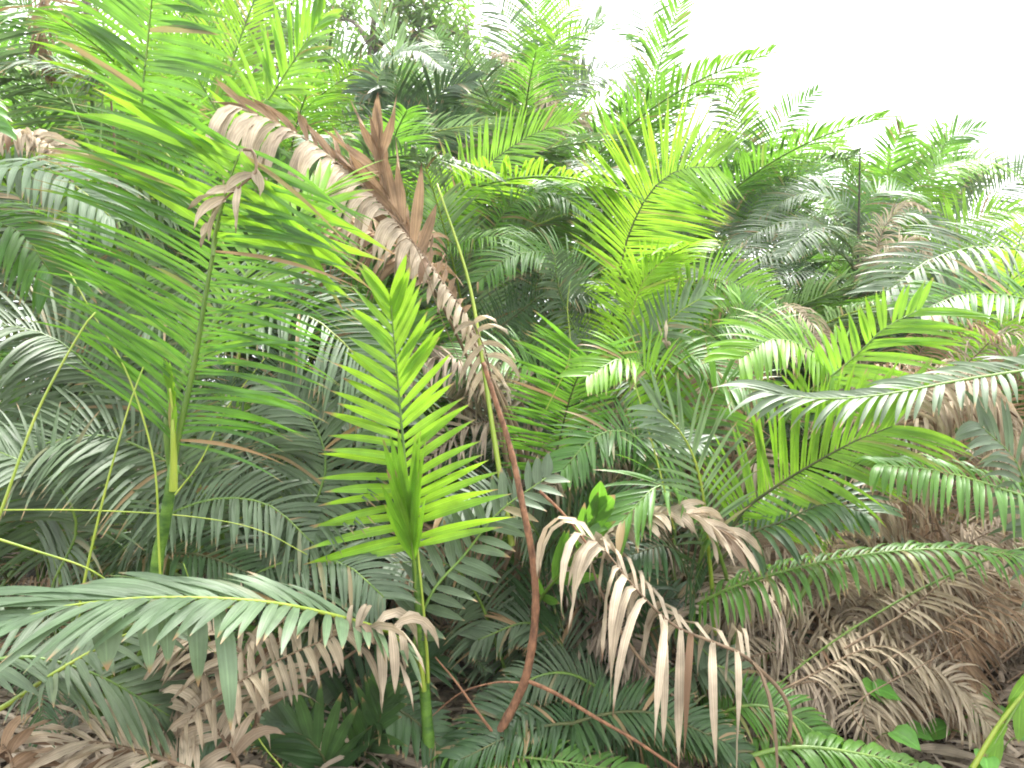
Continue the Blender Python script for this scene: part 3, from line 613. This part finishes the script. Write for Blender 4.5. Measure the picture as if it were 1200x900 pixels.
for pts, L, m in (([(1000, 780, 3.6), (940, 700, 3.6), (900, 680, 3.5), (850, 700, 3.4)], 75, 'dead'), ([(1040, 790, 3.6), (1080, 720, 3.6), (1120, 700, 3.5), (1180, 720, 3.4)], 75, 'dead'), ([(980, 820, 3.5), (930, 770, 3.4), (880, 770, 3.35), (830, 800, 3.3)], 70, 'dead'),
                  ([(1010, 820, 3.4), (1060, 790, 3.35), (1110, 800, 3.3), (1160, 850, 3.2)], 75, 'dead'), ([(1000, 700, 3.8), (960, 650, 3.8), (900, 640, 3.7), (850, 670, 3.6)], 80, 'grey'), ([(1080, 720, 3.9), (1100, 640, 3.9), (1140, 620, 3.8), (1190, 650, 3.7)], 85, 'dead'),
                  ([(990, 830, 3.35), (960, 800, 3.3), (920, 810, 3.25), (880, 850, 3.2)], 70, 'grey'), ([(1040, 830, 3.4), (1020, 800, 3.35), (1010, 830, 3.25), (1030, 880, 3.2)], 75, 'dead')):
    H('dead_lower_right', pts, L, n=28, N=(0, -.5, .85), mat=m, aL=(80, 48), w=.025, droop=1.3)

for pts, L, m in (([(760, 600, 4.0), (730, 540, 3.9), (690, 530, 3.8), (650, 570, 3.7)], 70, 'dead'), ([(800, 560, 4.1), (790, 500, 4.0), (820, 470, 3.9), (860, 500, 3.8)], 75, 'dead'), ([(820, 620, 3.9), (860, 560, 3.9), (880, 540, 3.8), (910, 570, 3.7)], 75, 'grey'),
                  ([(640, 480, 4.2), (600, 440, 4.2), (570, 440, 4.1), (540, 480, 4.0)], 70, 'dead'), ([(790, 640, 3.6), (740, 620, 3.5), (700, 630, 3.4), (660, 680, 3.3)], 65, 'grey')):
    H('dead_centre', pts, L, n=24, N=(0, -.5, .85), mat=m, aL=(80, 45), w=.032, droop=1.8)
for pts, L, m in (([(790, 520, 3.8), (760, 440, 3.7), (730, 420, 3.6), (690, 440, 3.5)], 70, 'bright'), ([(800, 540, 3.7), (830, 470, 3.7), (860, 450, 3.6), (900, 470, 3.5)], 75, 'mid'), ([(780, 560, 3.6), (740, 510, 3.5), (700, 510, 3.4), (660, 550, 3.3)], 65, 'mid')):
    H('right_near', pts, L, n=24, N=(-.1, -.7, .7), mat=m, aL=(75, 42), w=.03, droop=.7)

H('dead_right', [(1080, 560, 3.4), (1060, 490, 3.35), (1095, 448, 3.3), (1150, 452, 3.25), (1195, 520, 3.2)], 100, n=28, N=(0, -.45, .9), mat='dead', aL=(82, 50), w=.03, droop=3.0, r0=.006)
H('dead_right', [(1180, 580, 3.5), (1150, 500, 3.45), (1120, 470, 3.4), (1075, 490, 3.3)], 95, n=24, N=(0, -.45, .9), mat='dead', aL=(82, 50), w=.03, droop=2.6, r0=.006)
for k_, (pts, m) in enumerate((([(780, 880, 3.2), (700, 850, 3.05), (620, 855, 2.95), (540, 890, 2.85)], 'dark'), ([(760, 860, 3.3), (690, 800, 3.2), (640, 790, 3.15), (580, 820, 3.1)], 'glauc'), ([(800, 870, 3.2), (860, 830, 3.1), (920, 835, 3.05), (980, 880, 3.0)], 'mid'),
                               ([(740, 880, 3.1), (790, 850, 3.0), (830, 860, 2.95), (880, 900, 2.9)], 'dark'), ([(700, 800, 3.5), (760, 740, 3.4), (800, 740, 3.3), (850, 790, 3.2)], 'glauc'))):
    H('bottom_fern', pts, 55, n=34, N=(0, -.5, .9), mat=m, aL=(78, 45), w=.024, droop=.8)
for k_, (pts, m) in enumerate((([(370, 880, 3.1), (320, 840, 3.0), (270, 850, 2.95), (220, 890, 2.9)], 'dark'), ([(400, 880, 3.2), (440, 830, 3.1), (480, 840, 3.05), (520, 880, 3.0)], 'dark'), ([(380, 850, 3.4), (340, 790, 3.4), (300, 790, 3.3), (250, 830, 3.2)], 'glauc'))):
    H('bottom_dark', pts, 60, n=34, N=(0, -.5, .9), mat=m, aL=(78, 45), w=.026, droop=.7)
# ================================================================== palms of the middle and far rows
POOL = {}
def pool(kind, k):
    key = (kind, k)
    if key in POOL: return POOL[key]
    rng = random.Random(sum(map(ord, kind)) * 31 + k)
    el, bend, dr = {'erect': (84, 40, .35), 'arch': (70, 85, .7), 'low': (48, 100, .9), 'hang': (35, 150, 1.8)}[kind]
    el += rng.uniform(-5, 5); bend += rng.uniform(-12, 12)
    pts = [V((0, 0, 0))]; step = .3; n = 10
    yaw = rng.uniform(-.12, .12)
    for i in range(n):
        th = math.radians(el - bend * ((i + .5) / n) ** 1.3)
        pts.append(pts[-1] + V((math.cos(th), math.sin(yaw * i * .2) * .4, math.sin(th))) * step)
    d = kind == 'hang'
    kw = dict(curl=.28, twist=1.2, fold=.6, miss=.08, jit=9, ragged=.25) if d else dict(fold=.3)
    lm, rm = frond_geo(pts, 3, (-.5, 0, .9), (.5, 0, .9), .44, 92, aL=(78, 38), droop=dr * (1 if d else .7), w=.0155, seed=200 + k * 13 + len(kind), segs=5, tipw=1.0, prof=[(0, .6), (.12, .88), (.3, 1), (.6, .85), (.85, .55), (1, .3)], lift=14, petiole=True, **kw)
    a = lm.build(kind + '_leaflets'); b = rm.build(kind + '_midrib')
    a.materials.append(M['mid']); b.materials.append(M['rib_green'])
    POOL[key] = (a, b)
    return POOL[key]

def put(root, kind, k, az, sc, mat, z=0, off=0.0, tilt=0):
    a, b = pool(kind, k)
    o = bpy.data.objects.new('dead_frond' if mat in DEAD else 'frond', a); link(o, root)
    o.location = (math.cos(az) * off, math.sin(az) * off, z); o.rotation_euler = (tilt, 0, az); o.scale = (sc, sc, sc)
    o.material_slots[0].link = 'OBJECT'; o.material_slots[0].material = M[mat]
    m = bpy.data.objects.new('midrib', b); link(m, o)
    m.material_slots[0].link = 'OBJECT'; m.material_slots[0].material = M[RIB[mat]]

def rpalm(px, d, top, label, seed, nE=3, nA=6, nL=4, nH=3, mats=('mid', 'mid', 'glauc', 'bright'), trunk=0.0, group=None, name='palm_clump', dead=('russet', 'grey', 'dead')):
    """a whole palm: erect young leaves, arching leaves, low leaves and a withered skirt; `top` is the height of its tip"""
    rng = random.Random(seed)
    root = thing(name, G(px, d), label, 'palm', group)
    sc = (top - trunk) / 2.75
    if trunk:
        mb = Mesh(); tube(mb, Curve([V((0, 0, -.1)), V((.05, .02, trunk * .5)), V((0, 0, trunk + .15))]), .075, .05, n=40, sides=8, bulge=lambda t: 1 + .12 * max(0, math.sin(t * 90)) ** 6)
        mesh_obj('trunk', mb, M['trunk_dark'], root)
    a0 = rng.uniform(0, 6.28)
    def ring(kind, n, mats, smin, smax):
        for i in range(n):
            az = a0 + 6.283 * (i + rng.uniform(-.3, .3)) / n + (len(kind) * .7)
            k_ = .58 if d < 5.3 and math.sin(az) < -.25 else 1.0
            put(root, kind, rng.randrange(4), az, sc * k_ * rng.uniform(smin, smax), rng.choice(mats), z=trunk, off=.04, tilt=rng.uniform(-.12, .12))
    ring('erect', nE, [m for m in mats if m != 'glauc'] or mats, .85, 1.02)
    ring('arch', nA, mats, .85, 1.05)
    ring('low', nL, [m for m in mats if m != 'bright'] or mats, .75, .95)
    ring('hang', nH, dead, .6, .85)
    return root

def ztop(py, d): return CAMZ - (py - 450) / F0 * d

# fronds that can be told apart in the second row, each on its own palm
palm('back_centre', 640, 8.2, 'back palm with a brown frond curled over its bright crown, top centre')
H('back_centre', [(675, 150, 7.9), (650, 128, 7.9), (622, 95, 7.8), (598, 72, 7.7), (580, 62, 7.7)], 62, n=34, N=(0, -.5, .9), mat='dead', aL=(85, 70), w=.06, droop=1.8, miss=0)
for pts, m, L in (([(610, 130, 8.2), (650, 60, 8.2), (700, 35, 8.1), (740, 50, 8.0)], 'mid', 55), ([(600, 120, 8.4), (600, 40, 8.4), (575, 0, 8.3), (540, -10, 8.2)], 'pale', 55), ([(640, 140, 8), (690, 90, 8), (730, 90, 7.9), (760, 120, 7.8)], 'glauc', 52),
                  ([(600, 160, 8.2), (640, 90, 8.2), (655, 30, 8.1), (690, -20, 8.0)], 'bright', 55), ([(590, 190, 8), (560, 120, 8), (530, 95, 7.9), (490, 110, 7.8)], 'pale', 50), ([(600, 200, 7.8), (570, 170, 7.8), (560, 230, 7.6)], 'grey', 45),
                  ([(640, 200, 8), (690, 160, 8), (720, 180, 7.8), (740, 220, 7.7)], 'mid', 50)):
    H('back_centre', pts, L, n=26, N=(0, -.7, .6), mat=m, aL=(78, 45), w=.05, droop=.7)
palm('back_dark', 490, 7.0, 'dark blue green palm with stiff overlapping fans, shaded behind the brown arch')
for pts in ([(490, 190, 6.9), (500, 140, 6.9), (520, 105, 6.8), (555, 95, 6.7)], [(480, 190, 6.9), (470, 130, 6.9), (450, 100, 6.8), (420, 110, 6.7)], [(490, 200, 6.8), (520, 160, 6.7), (550, 150, 6.6)], [(480, 200, 6.8), (455, 160, 6.7), (430, 170, 6.6)]):
    H('back_dark', pts, 62, n=22, N=(0, -.8, .5), mat='dark', aL=(70, 40), w=.07, droop=.5)
H('back_dark', [(440, 110, 6.8), (460, 70, 6.7), (490, 60, 6.6), (520, 80, 6.5)], 45, n=24, N=(0, -.6, .8), mat='pale', aL=(80, 50), w=.05, droop=1.0)
for pts in ([(500, 240, 6.8), (520, 180, 6.7), (545, 190, 6.6)], [(470, 240, 6.8), (450, 190, 6.7), (420, 210, 6.6)]):
    H('back_dark', pts, 60, n=16, N=(0, -.5, .9), mat='grey', aL=(70, 40), w=.05, droop=2)

palm('sky_plume', 778, 9.2, 'lone tall feather of thin leaflets standing straight up against white sky')
H('sky_plume', [(779, 215, 9.0), (770, 140, 9.0), (763, 60, 9.0), (758, -10, 9.0), (757, -70, 9.0)], 48, n=26, N=(.15, -1, .05), mat='dark', rib='rib_dark', aL=(72, 62), aR=(68, 58), w=.05, droop=.45, lift=14)
H('sky_plume', [(785, 260, 8.8), (810, 190, 8.7), (850, 165, 8.6), (890, 190, 8.5)], 50, n=24, N=(0, -.6, .8), mat='glauc', aL=(78, 45), w=.05, droop=.9)
H('sky_plume', [(770, 260, 8.8), (740, 180, 8.7), (710, 150, 8.6), (680, 170, 8.5)], 55, n=24, N=(0, -.6, .8), mat='mid', aL=(78, 45), w=.05, droop=.8)
H('sky_plume', [(770, 290, 8.4), (745, 215, 8.4), (730, 170, 8.3), (725, 120, 8.2)], 55, n=24, N=(0, -.8, .5), mat='dark', aL=(72, 45), w=.06, droop=.4)

palm('sky_left', 885, 8.0, 'tall palm of the right skyline with its highest frond tip standing left of the gap')
for pts, m, L in (([(885, 260, 7.9), (875, 175, 7.9), (865, 120, 7.85), (880, 88, 7.8)], 'bright', 52), ([(880, 250, 7.9), (860, 150, 7.9), (835, 105, 7.8), (800, 92, 7.7)], 'glauc', 50), ([(900, 260, 7.9), (895, 190, 7.9), (925, 135, 7.8), (957, 108, 7.7)], 'mid', 48),
                  ([(895, 270, 7.7), (930, 190, 7.7), (965, 165, 7.6), (1000, 195, 7.5)], 'bright', 50), ([(880, 270, 7.6), (850, 200, 7.6), (820, 180, 7.5), (790, 210, 7.4)], 'mid', 52), ([(890, 290, 7.4), (920, 220, 7.4), (960, 205, 7.3), (990, 235, 7.2)], 'mid', 55),
                  ([(880, 290, 7.4), (850, 240, 7.4), (815, 240, 7.3), (780, 280, 7.2)], 'glauc', 55)):
    H('sky_left', pts, L, n=26, N=(0, -.75, .55), mat=m, aL=(75, 45), w=.048, droop=.7)
palm('grey_tiers', 985, 7.0, 'grey green palm with flat tiers of feathers and a thin black stem, mid right')
b9 = V(PALMS['grey_tiers'].location)
stem('grey_tiers', [b9, P(1003, 360, 6.9), P(1006, 270, 6.9), P(1008, 175, 6.9), P(1009, 150, 6.9)], .036, .004, mat='trunk_dark', name='trunk')
for pts, m in (([(1004, 300, 6.9), (960, 262, 6.8), (910, 262, 6.7), (860, 290, 6.6)], 'glauc'), ([(1006, 290, 6.9), (1040, 255, 6.8), (1075, 252, 6.7), (1110, 280, 6.6)], 'glauc'), ([(1004, 320, 6.8), (950, 285, 6.6), (890, 300, 6.4), (850, 330, 6.3)], 'glauc'),
               ([(1005, 330, 6.7), (1050, 305, 6.5), (1090, 310, 6.4), (1120, 345, 6.3)], 'glauc'), ([(1005, 310, 6.7), (975, 270, 6.4), (950, 270, 6.1), (920, 300, 5.9)], 'glauc'), ([(1006, 270, 7), (970, 230, 7), (930, 230, 7), (890, 255, 7)], 'pale'),
               ([(1000, 350, 6.6), (960, 320, 6.3), (910, 325, 6.1), (860, 355, 6.0)], 'dark'), ([(1003, 360, 6.6), (1030, 330, 6.3), (1070, 345, 6.1), (1090, 380, 6.0)], 'glauc'), ([(1008, 250, 7), (1040, 225, 7), (1070, 232, 7), (1090, 260, 7)], 'mid')):
    H('grey_tiers', pts, 55, n=24, N=(0, -.5, .85), mat=m, aL=(75, 45), w=.044, droop=.7)
for pts in ([(1020, 330, 6.4), (1035, 270, 6.4), (1060, 240, 6.3), (1085, 245, 6.2)], [(1025, 320, 6.3), (1050, 290, 6.2), (1075, 280, 6.2), (1090, 305, 6.1)]):
    H('grey_tiers', pts, 32, n=22, N=(0, -.5, .9), mat='dead', aL=(60, 30), w=.03, droop=1.5)
palm('sky_right', 1075, 7.6, 'skyline palm at right with one long bowed frond, leaflets hanging like a comb')
H('sky_right', [(1062, 262, 7.5), (1080, 207, 7.45), (1125, 188, 7.4), (1180, 196, 7.3), (1225, 230, 7.2)], 62, n=32, N=(0, -.6, .8), mat='bright', aL=(80, 55), aR=(85, 60), w=.05, droop=.8)
for pts, m in (([(1070, 330, 7), (1115, 275, 7), (1160, 250, 6.9), (1200, 250, 6.8)], 'lime'), ([(1080, 340, 6.8), (1130, 300, 6.8), (1180, 290, 6.7), (1230, 310, 6.6)], 'bright'), ([(1070, 270, 7.6), (1090, 210, 7.6), (1110, 165, 7.5), (1150, 150, 7.4)], 'mid'),
               ([(1060, 280, 7.6), (1040, 220, 7.6), (1045, 180, 7.5), (1060, 150, 7.4)], 'mid'), ([(1080, 300, 7.3), (1150, 240, 7.3), (1210, 200, 7.2), (1260, 190, 7.1)], 'glauc'), ([(1090, 360, 6.6), (1140, 330, 6.5), (1190, 325, 6.4), (1250, 350, 6.3)], 'glauc')):
    H('sky_right', pts, 55, n=24, N=(0, -.75, .55), mat=m, aL=(75, 45), w=.048, droop=.6)

# the closed mass of palms behind
G1, G2 = 'palms of the shaded middle rows', 'palms of the back rows'
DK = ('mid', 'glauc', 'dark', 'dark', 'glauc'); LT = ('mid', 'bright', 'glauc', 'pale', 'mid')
sd_ = 50
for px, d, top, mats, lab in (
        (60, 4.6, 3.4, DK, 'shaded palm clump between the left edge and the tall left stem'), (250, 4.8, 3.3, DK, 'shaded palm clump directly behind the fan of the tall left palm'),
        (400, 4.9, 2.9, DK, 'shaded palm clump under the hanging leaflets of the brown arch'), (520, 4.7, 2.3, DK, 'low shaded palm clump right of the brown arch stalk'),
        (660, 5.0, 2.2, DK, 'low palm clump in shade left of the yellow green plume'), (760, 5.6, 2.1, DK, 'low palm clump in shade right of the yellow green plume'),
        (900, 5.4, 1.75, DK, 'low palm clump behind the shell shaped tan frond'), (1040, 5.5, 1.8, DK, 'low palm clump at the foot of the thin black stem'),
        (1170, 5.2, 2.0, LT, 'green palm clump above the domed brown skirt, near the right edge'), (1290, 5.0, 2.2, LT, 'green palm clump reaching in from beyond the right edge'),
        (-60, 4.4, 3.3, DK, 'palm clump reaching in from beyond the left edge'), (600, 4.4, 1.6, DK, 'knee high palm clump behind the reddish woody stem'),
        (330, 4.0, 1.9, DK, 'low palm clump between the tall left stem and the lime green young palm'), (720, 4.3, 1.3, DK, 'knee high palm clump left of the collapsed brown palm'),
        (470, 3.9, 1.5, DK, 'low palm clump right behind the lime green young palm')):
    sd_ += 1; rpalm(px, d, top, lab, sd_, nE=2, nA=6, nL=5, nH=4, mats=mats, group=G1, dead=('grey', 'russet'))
for px, d, py, mats, tr, lab in (
        (40, 6.2, -60, LT, 1.0, 'tall palm crown in the top left corner'), (170, 6.6, -40, LT, 1.0, 'tall palm crown behind the ladder of broad bright leaflets, top left'),
        (300, 6.8, -10, LT, 1.0, 'tall palm crown rising straight above the tall left palm'), (400, 7.0, 40, LT, .8, 'palm crown just above the raised end of the brown arch'),
        (330, 8.5, 10, LT, 1.8, 'farther tall palm glimpsed between the top left crowns'), (450, 8.5, 60, LT, 1.0, 'palm crown in the gap left of the dark fan palm'),
        (540, 8.8, 20, LT, 1.3, 'palm crown in the gap right of the dark fan palm'), (690, 8.6, 45, LT, .9, 'palm crown between the curled brown frond and the lone tall feather'),
        (690, 6.6, 170, LT, 0, 'palm clump touching the top of the yellow green plume on its left'), (580, 6.4, 180, LT, 0, 'palm clump behind the raised bright frond with dark midrib'),
        (790, 7.0, 230, LT, 0, 'palm clump touching the yellow green plume on its right'), (860, 9.0, 150, LT, 0, 'skyline palm behind the frond tip that stands left of the gap'),
        (940, 9.5, 170, LT, 0, 'skyline palm in the dip left of the thin black stem'), (1040, 9.5, 185, LT, 0, 'skyline palm just right of the thin black stem'),
        (1140, 9.2, 200, LT, 0, 'skyline palm behind the comb like bowed frond'), (1240, 8.4, 190, LT, 0, 'skyline palm cut by the right edge'),
        (1160, 6.6, 270, LT, 0, 'palm clump below the comb like bowed frond'), (950, 7.6, 250, LT, 0, 'palm clump above the flat grey green tiers'),
        (80, 8.5, -80, LT, 1.8, 'farther tall palm behind the top left corner crown'), (200, 9, -30, LT, 1.6, 'farther tall palm left of the top left tree'),
        (840, 6.4, 290, DK, 0, 'dark palm clump left of the flat grey green tiers'), (1090, 8.0, 230, LT, 0, 'palm clump between the thin black stem and the bowed frond'),
        (650, 10, 10, LT, 1.6, 'farthest palm at top centre, beyond the curled brown frond'), (900, 12, 185, LT, 0, 'small far palm on the skyline, leftmost of the distant row'),
        (1000, 12, 200, LT, 0, 'small far palm on the skyline, second of the distant row'), (1100, 12, 205, LT, 0, 'small far palm on the skyline, third of the distant row'),
        (1200, 12, 195, LT, 0, 'small far palm on the skyline, fourth of the distant row'), (1290, 11, 190, LT, 0, 'small far palm beyond the right edge of the skyline'),
        (750, 11, 130, LT, 0, 'far palm at the foot of the lone tall feather'),
        (600, 9.6, -10, LT, 1.6, 'tall far palm between the top centre tree and the curled brown frond'), (725, 10, 70, LT, 1.0, 'far palm left of the lone tall feather, partly against the sky'),
        (800, 7.8, 255, DK, 0, 'shaded palm clump right below the lone tall feather'), (870, 7.6, 265, DK, 0, 'shaded palm clump under the frond tip left of the gap'),
        (760, 8.6, 225, DK, 0, 'shaded palm clump behind the top of the yellow green plume'), (930, 8.6, 240, DK, 0, 'shaded palm clump behind the flat grey green tiers'),
        (830, 9.6, 215, LT, 0, 'palm clump filling the skyline dip right of the lone tall feather')):
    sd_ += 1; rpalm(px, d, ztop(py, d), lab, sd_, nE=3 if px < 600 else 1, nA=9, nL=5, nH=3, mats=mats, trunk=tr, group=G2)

# ------------------------------------------------------------------ dead fronds lying on the ground
rng = random.Random(91)
for i in range(92):
    px = rng.uniform(830, 1210) if i < 68 else rng.uniform(100, 800); d = rng.uniform(3.1, 5.0) if i < 68 else rng.uniform(3.7, 5)
    z0 = rng.uniform(.02, .55) if i < 68 else rng.uniform(.02, .2)
    a = rng.uniform(0, 6.28); Ln = rng.uniform(.8, 1.6)
    c0 = G(px, d, z0); dv = V((math.cos(a), abs(math.sin(a)) * .7 if d < 4.2 else math.sin(a) * .7, 0))
    pts = [V((0, 0, 0)), dv * Ln * .25 + V((0, 0, .12)), dv * Ln * .6 + V((0, 0, .20 + .2 * rng.random())), dv * Ln + V((0, 0, -.05))]
    lm, rm = frond_geo(pts, 1, (0, -.3, 1), (0, -.3, 1), rng.uniform(.18, .30), 40, aL=(80, 45), droop=rng.uniform(.4, 1.4), w=.016, seed=700 + i, r0=.0038, curl=.3, twist=1.2, fold=.6, miss=.08, jit=10, ragged=.3, segs=5)
    m = rng.choice(('dead', 'grey', 'russet', 'dead')) if i < 68 else rng.choice(('grey', 'russet'))
    r = 'dry fallen frond lying loose in the brown heap on the ground, lower right' if i < 68 else 'dry fallen frond on the shaded ground between the palm stems'
    t = thing('fallen_frond', c0, r, 'fallen frond', 'fallen fronds heaped at lower right' if i < 68 else 'fallen fronds on the shaded ground')
    mesh_obj('leaflets', lm, M[m], t); mesh_obj('midrib', rm, M['rib_dead'], t)

# ------------------------------------------------------------------ thin whips and grass stems
def whip(pts, r, label, mat='rib_yellow', name='vine_whip', r1=None):
    W = [P(*p) for p in pts]; b = V((W[0].x, W[0].y, 0))
    mb = Mesh(); tube(mb, Curve([p - b for p in W]), r, r1 or r * .5, n=30, sides=6)
    o = mesh_obj(name, mb, M[mat]); o.location = b
    return tag(o, label, 'vine')
whip([(-60, 760, 2.3), (0, 602, 2.3), (45, 480, 2.35), (95, 388, 2.4), (112, 366, 2.42)], .006, 'thick yellow green whip rising from the left edge and nodding at its tip')
whip([(90, 740, 2.5), (97, 690, 2.5), (122, 580, 2.5), (150, 480, 2.52), (168, 430, 2.55)], .005, 'straight thin yellow whip leaning right beside the tall left stem')
whip([(190, 720, 2.62), (186, 640, 2.6), (180, 540, 2.58), (150, 440, 2.56), (110, 370, 2.55), (82, 320, 2.55)], .0045, 'thin green whip curving left in front of the tall left stem')
whip([(-40, 620, 2.2), (40, 645, 2.25), (100, 665, 2.3), (140, 690, 2.35)], .0045, 'short yellow runner sloping down from the left edge')
whip([(-40, 598, 2.5), (100, 598, 2.6), (220, 605, 2.7), (300, 620, 2.75), (360, 650, 2.8)], .003, 'long thin olive runner lying almost level behind the tall left stem')
whip([(205, 580, 2.6), (235, 540, 2.6), (265, 480, 2.62), (310, 420, 2.65)], .003, 'thin yellow twig slanting right from the tall left stem')
whip([(330, 900, 2.7), (300, 860, 2.7), (250, 760, 2.7), (215, 660, 2.7)], .003, 'fine green whip among the straw coloured fronds at lower left')
whip([(640, 480, 3.6), (667, 420, 3.6), (665, 360, 3.6), (668, 330, 3.6)], .003, 'fine upright green whip above the small upright frond')
whip([(790, 620, 3.0), (770, 540, 3.0), (750, 470, 3.0), (735, 420, 3.05)], .004, 'slender green whip in front of the drooping lime leaflets')
whip([(1140, 900, 2.9), (1170, 850, 2.9), (1210, 800, 2.9)], .010, 'stout bright green stalk crossing the lower right corner', name='leaf_stalk')
whip([(440, 330, 3.4), (480, 280, 3.4), (520, 380, 3.4), (560, 470, 3.4)], .003, 'dry straw coloured whip bent over beside the brown arch', mat='rib_dead')
whip([(1040, 880, 3.0), (1000, 830, 3.0), (1080, 780, 3.0), (1150, 740, 3.0)], .003, 'thin dry twig over the brown heap at lower right', mat='rib_dead')

# ------------------------------------------------------------------ small broad leaved herbs
def herb(px, d, n, size, label, seed, h=.3):
    rng = random.Random(seed)
    root = thing('broadleaf_herb', G(px, d), label, 'herb')
    for i in range(n):
        a = rng.uniform(0, 6.28); rr = rng.uniform(.02, .22); z = rng.uniform(.35, 1) * h
        tip = V((math.cos(a) * rr, math.sin(a) * rr, z))
        st = Mesh(); tube(st, Curve([V((0, 0, 0)), tip * .5 + V((0, 0, .05)), tip]), .003, .002, n=8, sides=5)
        lf = Mesh(); s = size * rng.uniform(.7, 1.2)
        D = V((math.cos(a + rng.uniform(-.6, .6)), math.sin(a) - .5, rng.uniform(-.3, .2))).normalized()
        Nn = V((rng.uniform(-.3, .3), -.5, 1)).normalized()
        Wd = D.cross(Nn).normalized(); Nn = Wd.cross(D)
        prev = None; rv = rng.random()
        for k in range(9):
            u = k / 8
            wd = s * .55 * math.sin(math.pi * min(1, u * .92 + .12)) ** .7 * (1 - .35 * u)
            if k == 8: wd = s * .01
            c = tip + D * s * (u - .1) + DOWN * s * .35 * u * u
            row = [lf.add(c + Wd * wd * q + Nn * (abs(q) * .25 * wd + .02 * s * math.sin(k * 2.2 + q * 3)), (u * .8, (q + 1) / 2), rv) for q in (-1, -.5, 0, .5, 1)]
            if prev:
                for q in range(4): lf.f.append((prev[q], prev[q + 1], row[q + 1], row[q]))
            prev = row
        o = mesh_obj('leaf', lf, M['herb'], root); mesh_obj('leaf_stalk', st, M['rib_green'], o)
herb(1010, 3.25, 8, .12, 'bright green broad leaved herb on the ground by the bottom edge, lower right', 1, .36)
herb(1105, 3.5, 6, .10, 'bright green broad leaved herb growing through the brown heap near the right edge', 2, .38)
herb(1165, 3.2, 6, .09, 'tiny green herb at the lower right corner beside the stout stalk', 3, .2)

# ------------------------------------------------------------------ broad leaved trees far behind
def tree(px, d, top, spread, label, seed, nleaf=8000, leaf=.16, bare=False):
    rng = random.Random(seed)
    root = thing('broadleaf_tree', G(px, d), label, 'tree')
    tk = Mesh(); cl = Mesh()
    h = top
    trunk = Curve([V((0, 0, -.2)), V((rng.uniform(-.2, .2), 0, h * .3)), V((rng.uniform(-.4, .4), .1, h * .62)), V((rng.uniform(-.4, .4), 0, h * .95))])
    tube(tk, trunk, h * .022, h * .005, n=24, sides=8)
    ends = []
    for i in range(16):
        l = trunk.len * rng.uniform(.35, .95); p = trunk.at(l)
        a = rng.uniform(0, 6.28); ln = spread * rng.uniform(.5, 1) * (1.15 - .55 * l / trunk.len)
        e = p + V((math.cos(a) * ln, math.sin(a) * ln, ln * rng.uniform(.25, .75)))
        e.z = min(e.z, h)
        c = Curve([p, p.lerp(e, .5) + V((0, 0, ln * .12)), e])
        tube(tk, c, h * .008, h * .002, n=8, sides=5)
        for k in range(5):
            q = c.at(c.len * rng.uniform(.4, 1)); r2 = spread * .28
            e2 = q + V((rng.uniform(-1, 1), rng.uniform(-1, 1), rng.uniform(-.5, .9))) * r2
            tube(tk, Curve([q, q.lerp(e2, .5) + V((0, 0, .05)), e2]), h * .0025, h * .001, n=4, sides=4)
            ends.append((e2, r2)); ends.append((q.lerp(e2, .5), r2 * .7))
    mesh_obj('trunk', tk, M['bark'], root)
    for i in range(nleaf):
        e, r2 = rng.choice(ends)
        p = e + V((rng.gauss(0, 1), rng.gauss(0, 1), rng.gauss(0, .7))) * r2 * .33
        D = V((rng.uniform(-1, 1), rng.uniform(-1, 1), rng.uniform(-.8, .4)))
        leaflet(cl, p, D, V((rng.uniform(-.6, .6), rng.uniform(-.6, .6), 1)).normalized(), leaf * rng.uniform(.7, 1.3), leaf * .42, .5, rng, segs=3, flat=True, peak=.45, base_w=.3)
    mesh_obj('crown', cl, M['tree'], root)
tree(420, 15, 9.6, 2.9, 'feathery broad leaved tree with sky showing through, above the brown arch', 11)
tree(540, 17, 10.2, 2.6, 'thin branched tree left of the tall grey feather, top centre', 12, nleaf=3800)
tree(290, 14, 9.8, 3.2, 'leafy tree filling the top edge above the tall left palm', 13)
tree(90, 13, 9.6, 3.4, 'dense tree behind the top left corner', 14)
tree(650, 16, 8.8, 2.0, 'small tree where the thicket meets the sky, top centre right', 15, nleaf=3000)
tree(1045, 19, 7.9, 2.0, 'pale leaved round tree peeping over the palms on the right skyline', 16, nleaf=4200, leaf=.2)
tree(1110, 21, 7.7, 1.7, 'smaller sparse tree right of the round one on the skyline', 17, nleaf=2600, leaf=.2)
tree(990, 20, 6.9, 1.6, 'low bushy tree left of the round one on the skyline', 18, nleaf=2600, leaf=.2)

# ------------------------------------------------------------------ humid air
hz = Mesh()
c8 = [hz.add((x, y, z)) for x in (-90, 90) for y in (-90, 90) for z in (-2.0, 24)]
hz.f += [(0, 1, 3, 2), (4, 6, 7, 5), (0, 4, 5, 1), (2, 3, 7, 6), (0, 2, 6, 4), (1, 5, 7, 3)]
hm = bpy.data.materials.new('humid_air'); hn = nodes_of(hm)
ho = hn.nodes.new('ShaderNodeOutputMaterial'); hv = hn.nodes.new('ShaderNodeVolumePrincipled')
hv.inputs['Color'].default_value = (.95, .97, 1, 1); hv.inputs['Density'].default_value = .0012; hv.inputs['Anisotropy'].default_value = .3
hn.links.new(hv.outputs[0], ho.inputs['Volume'])
ho_ = mesh_obj('haze', hz, hm, smooth=False); ho_['kind'] = 'stuff'; ho_['label'] = 'thin humid haze in the air over the thicket'; ho_['category'] = 'haze'
S.cycles.volume_bounces = 0
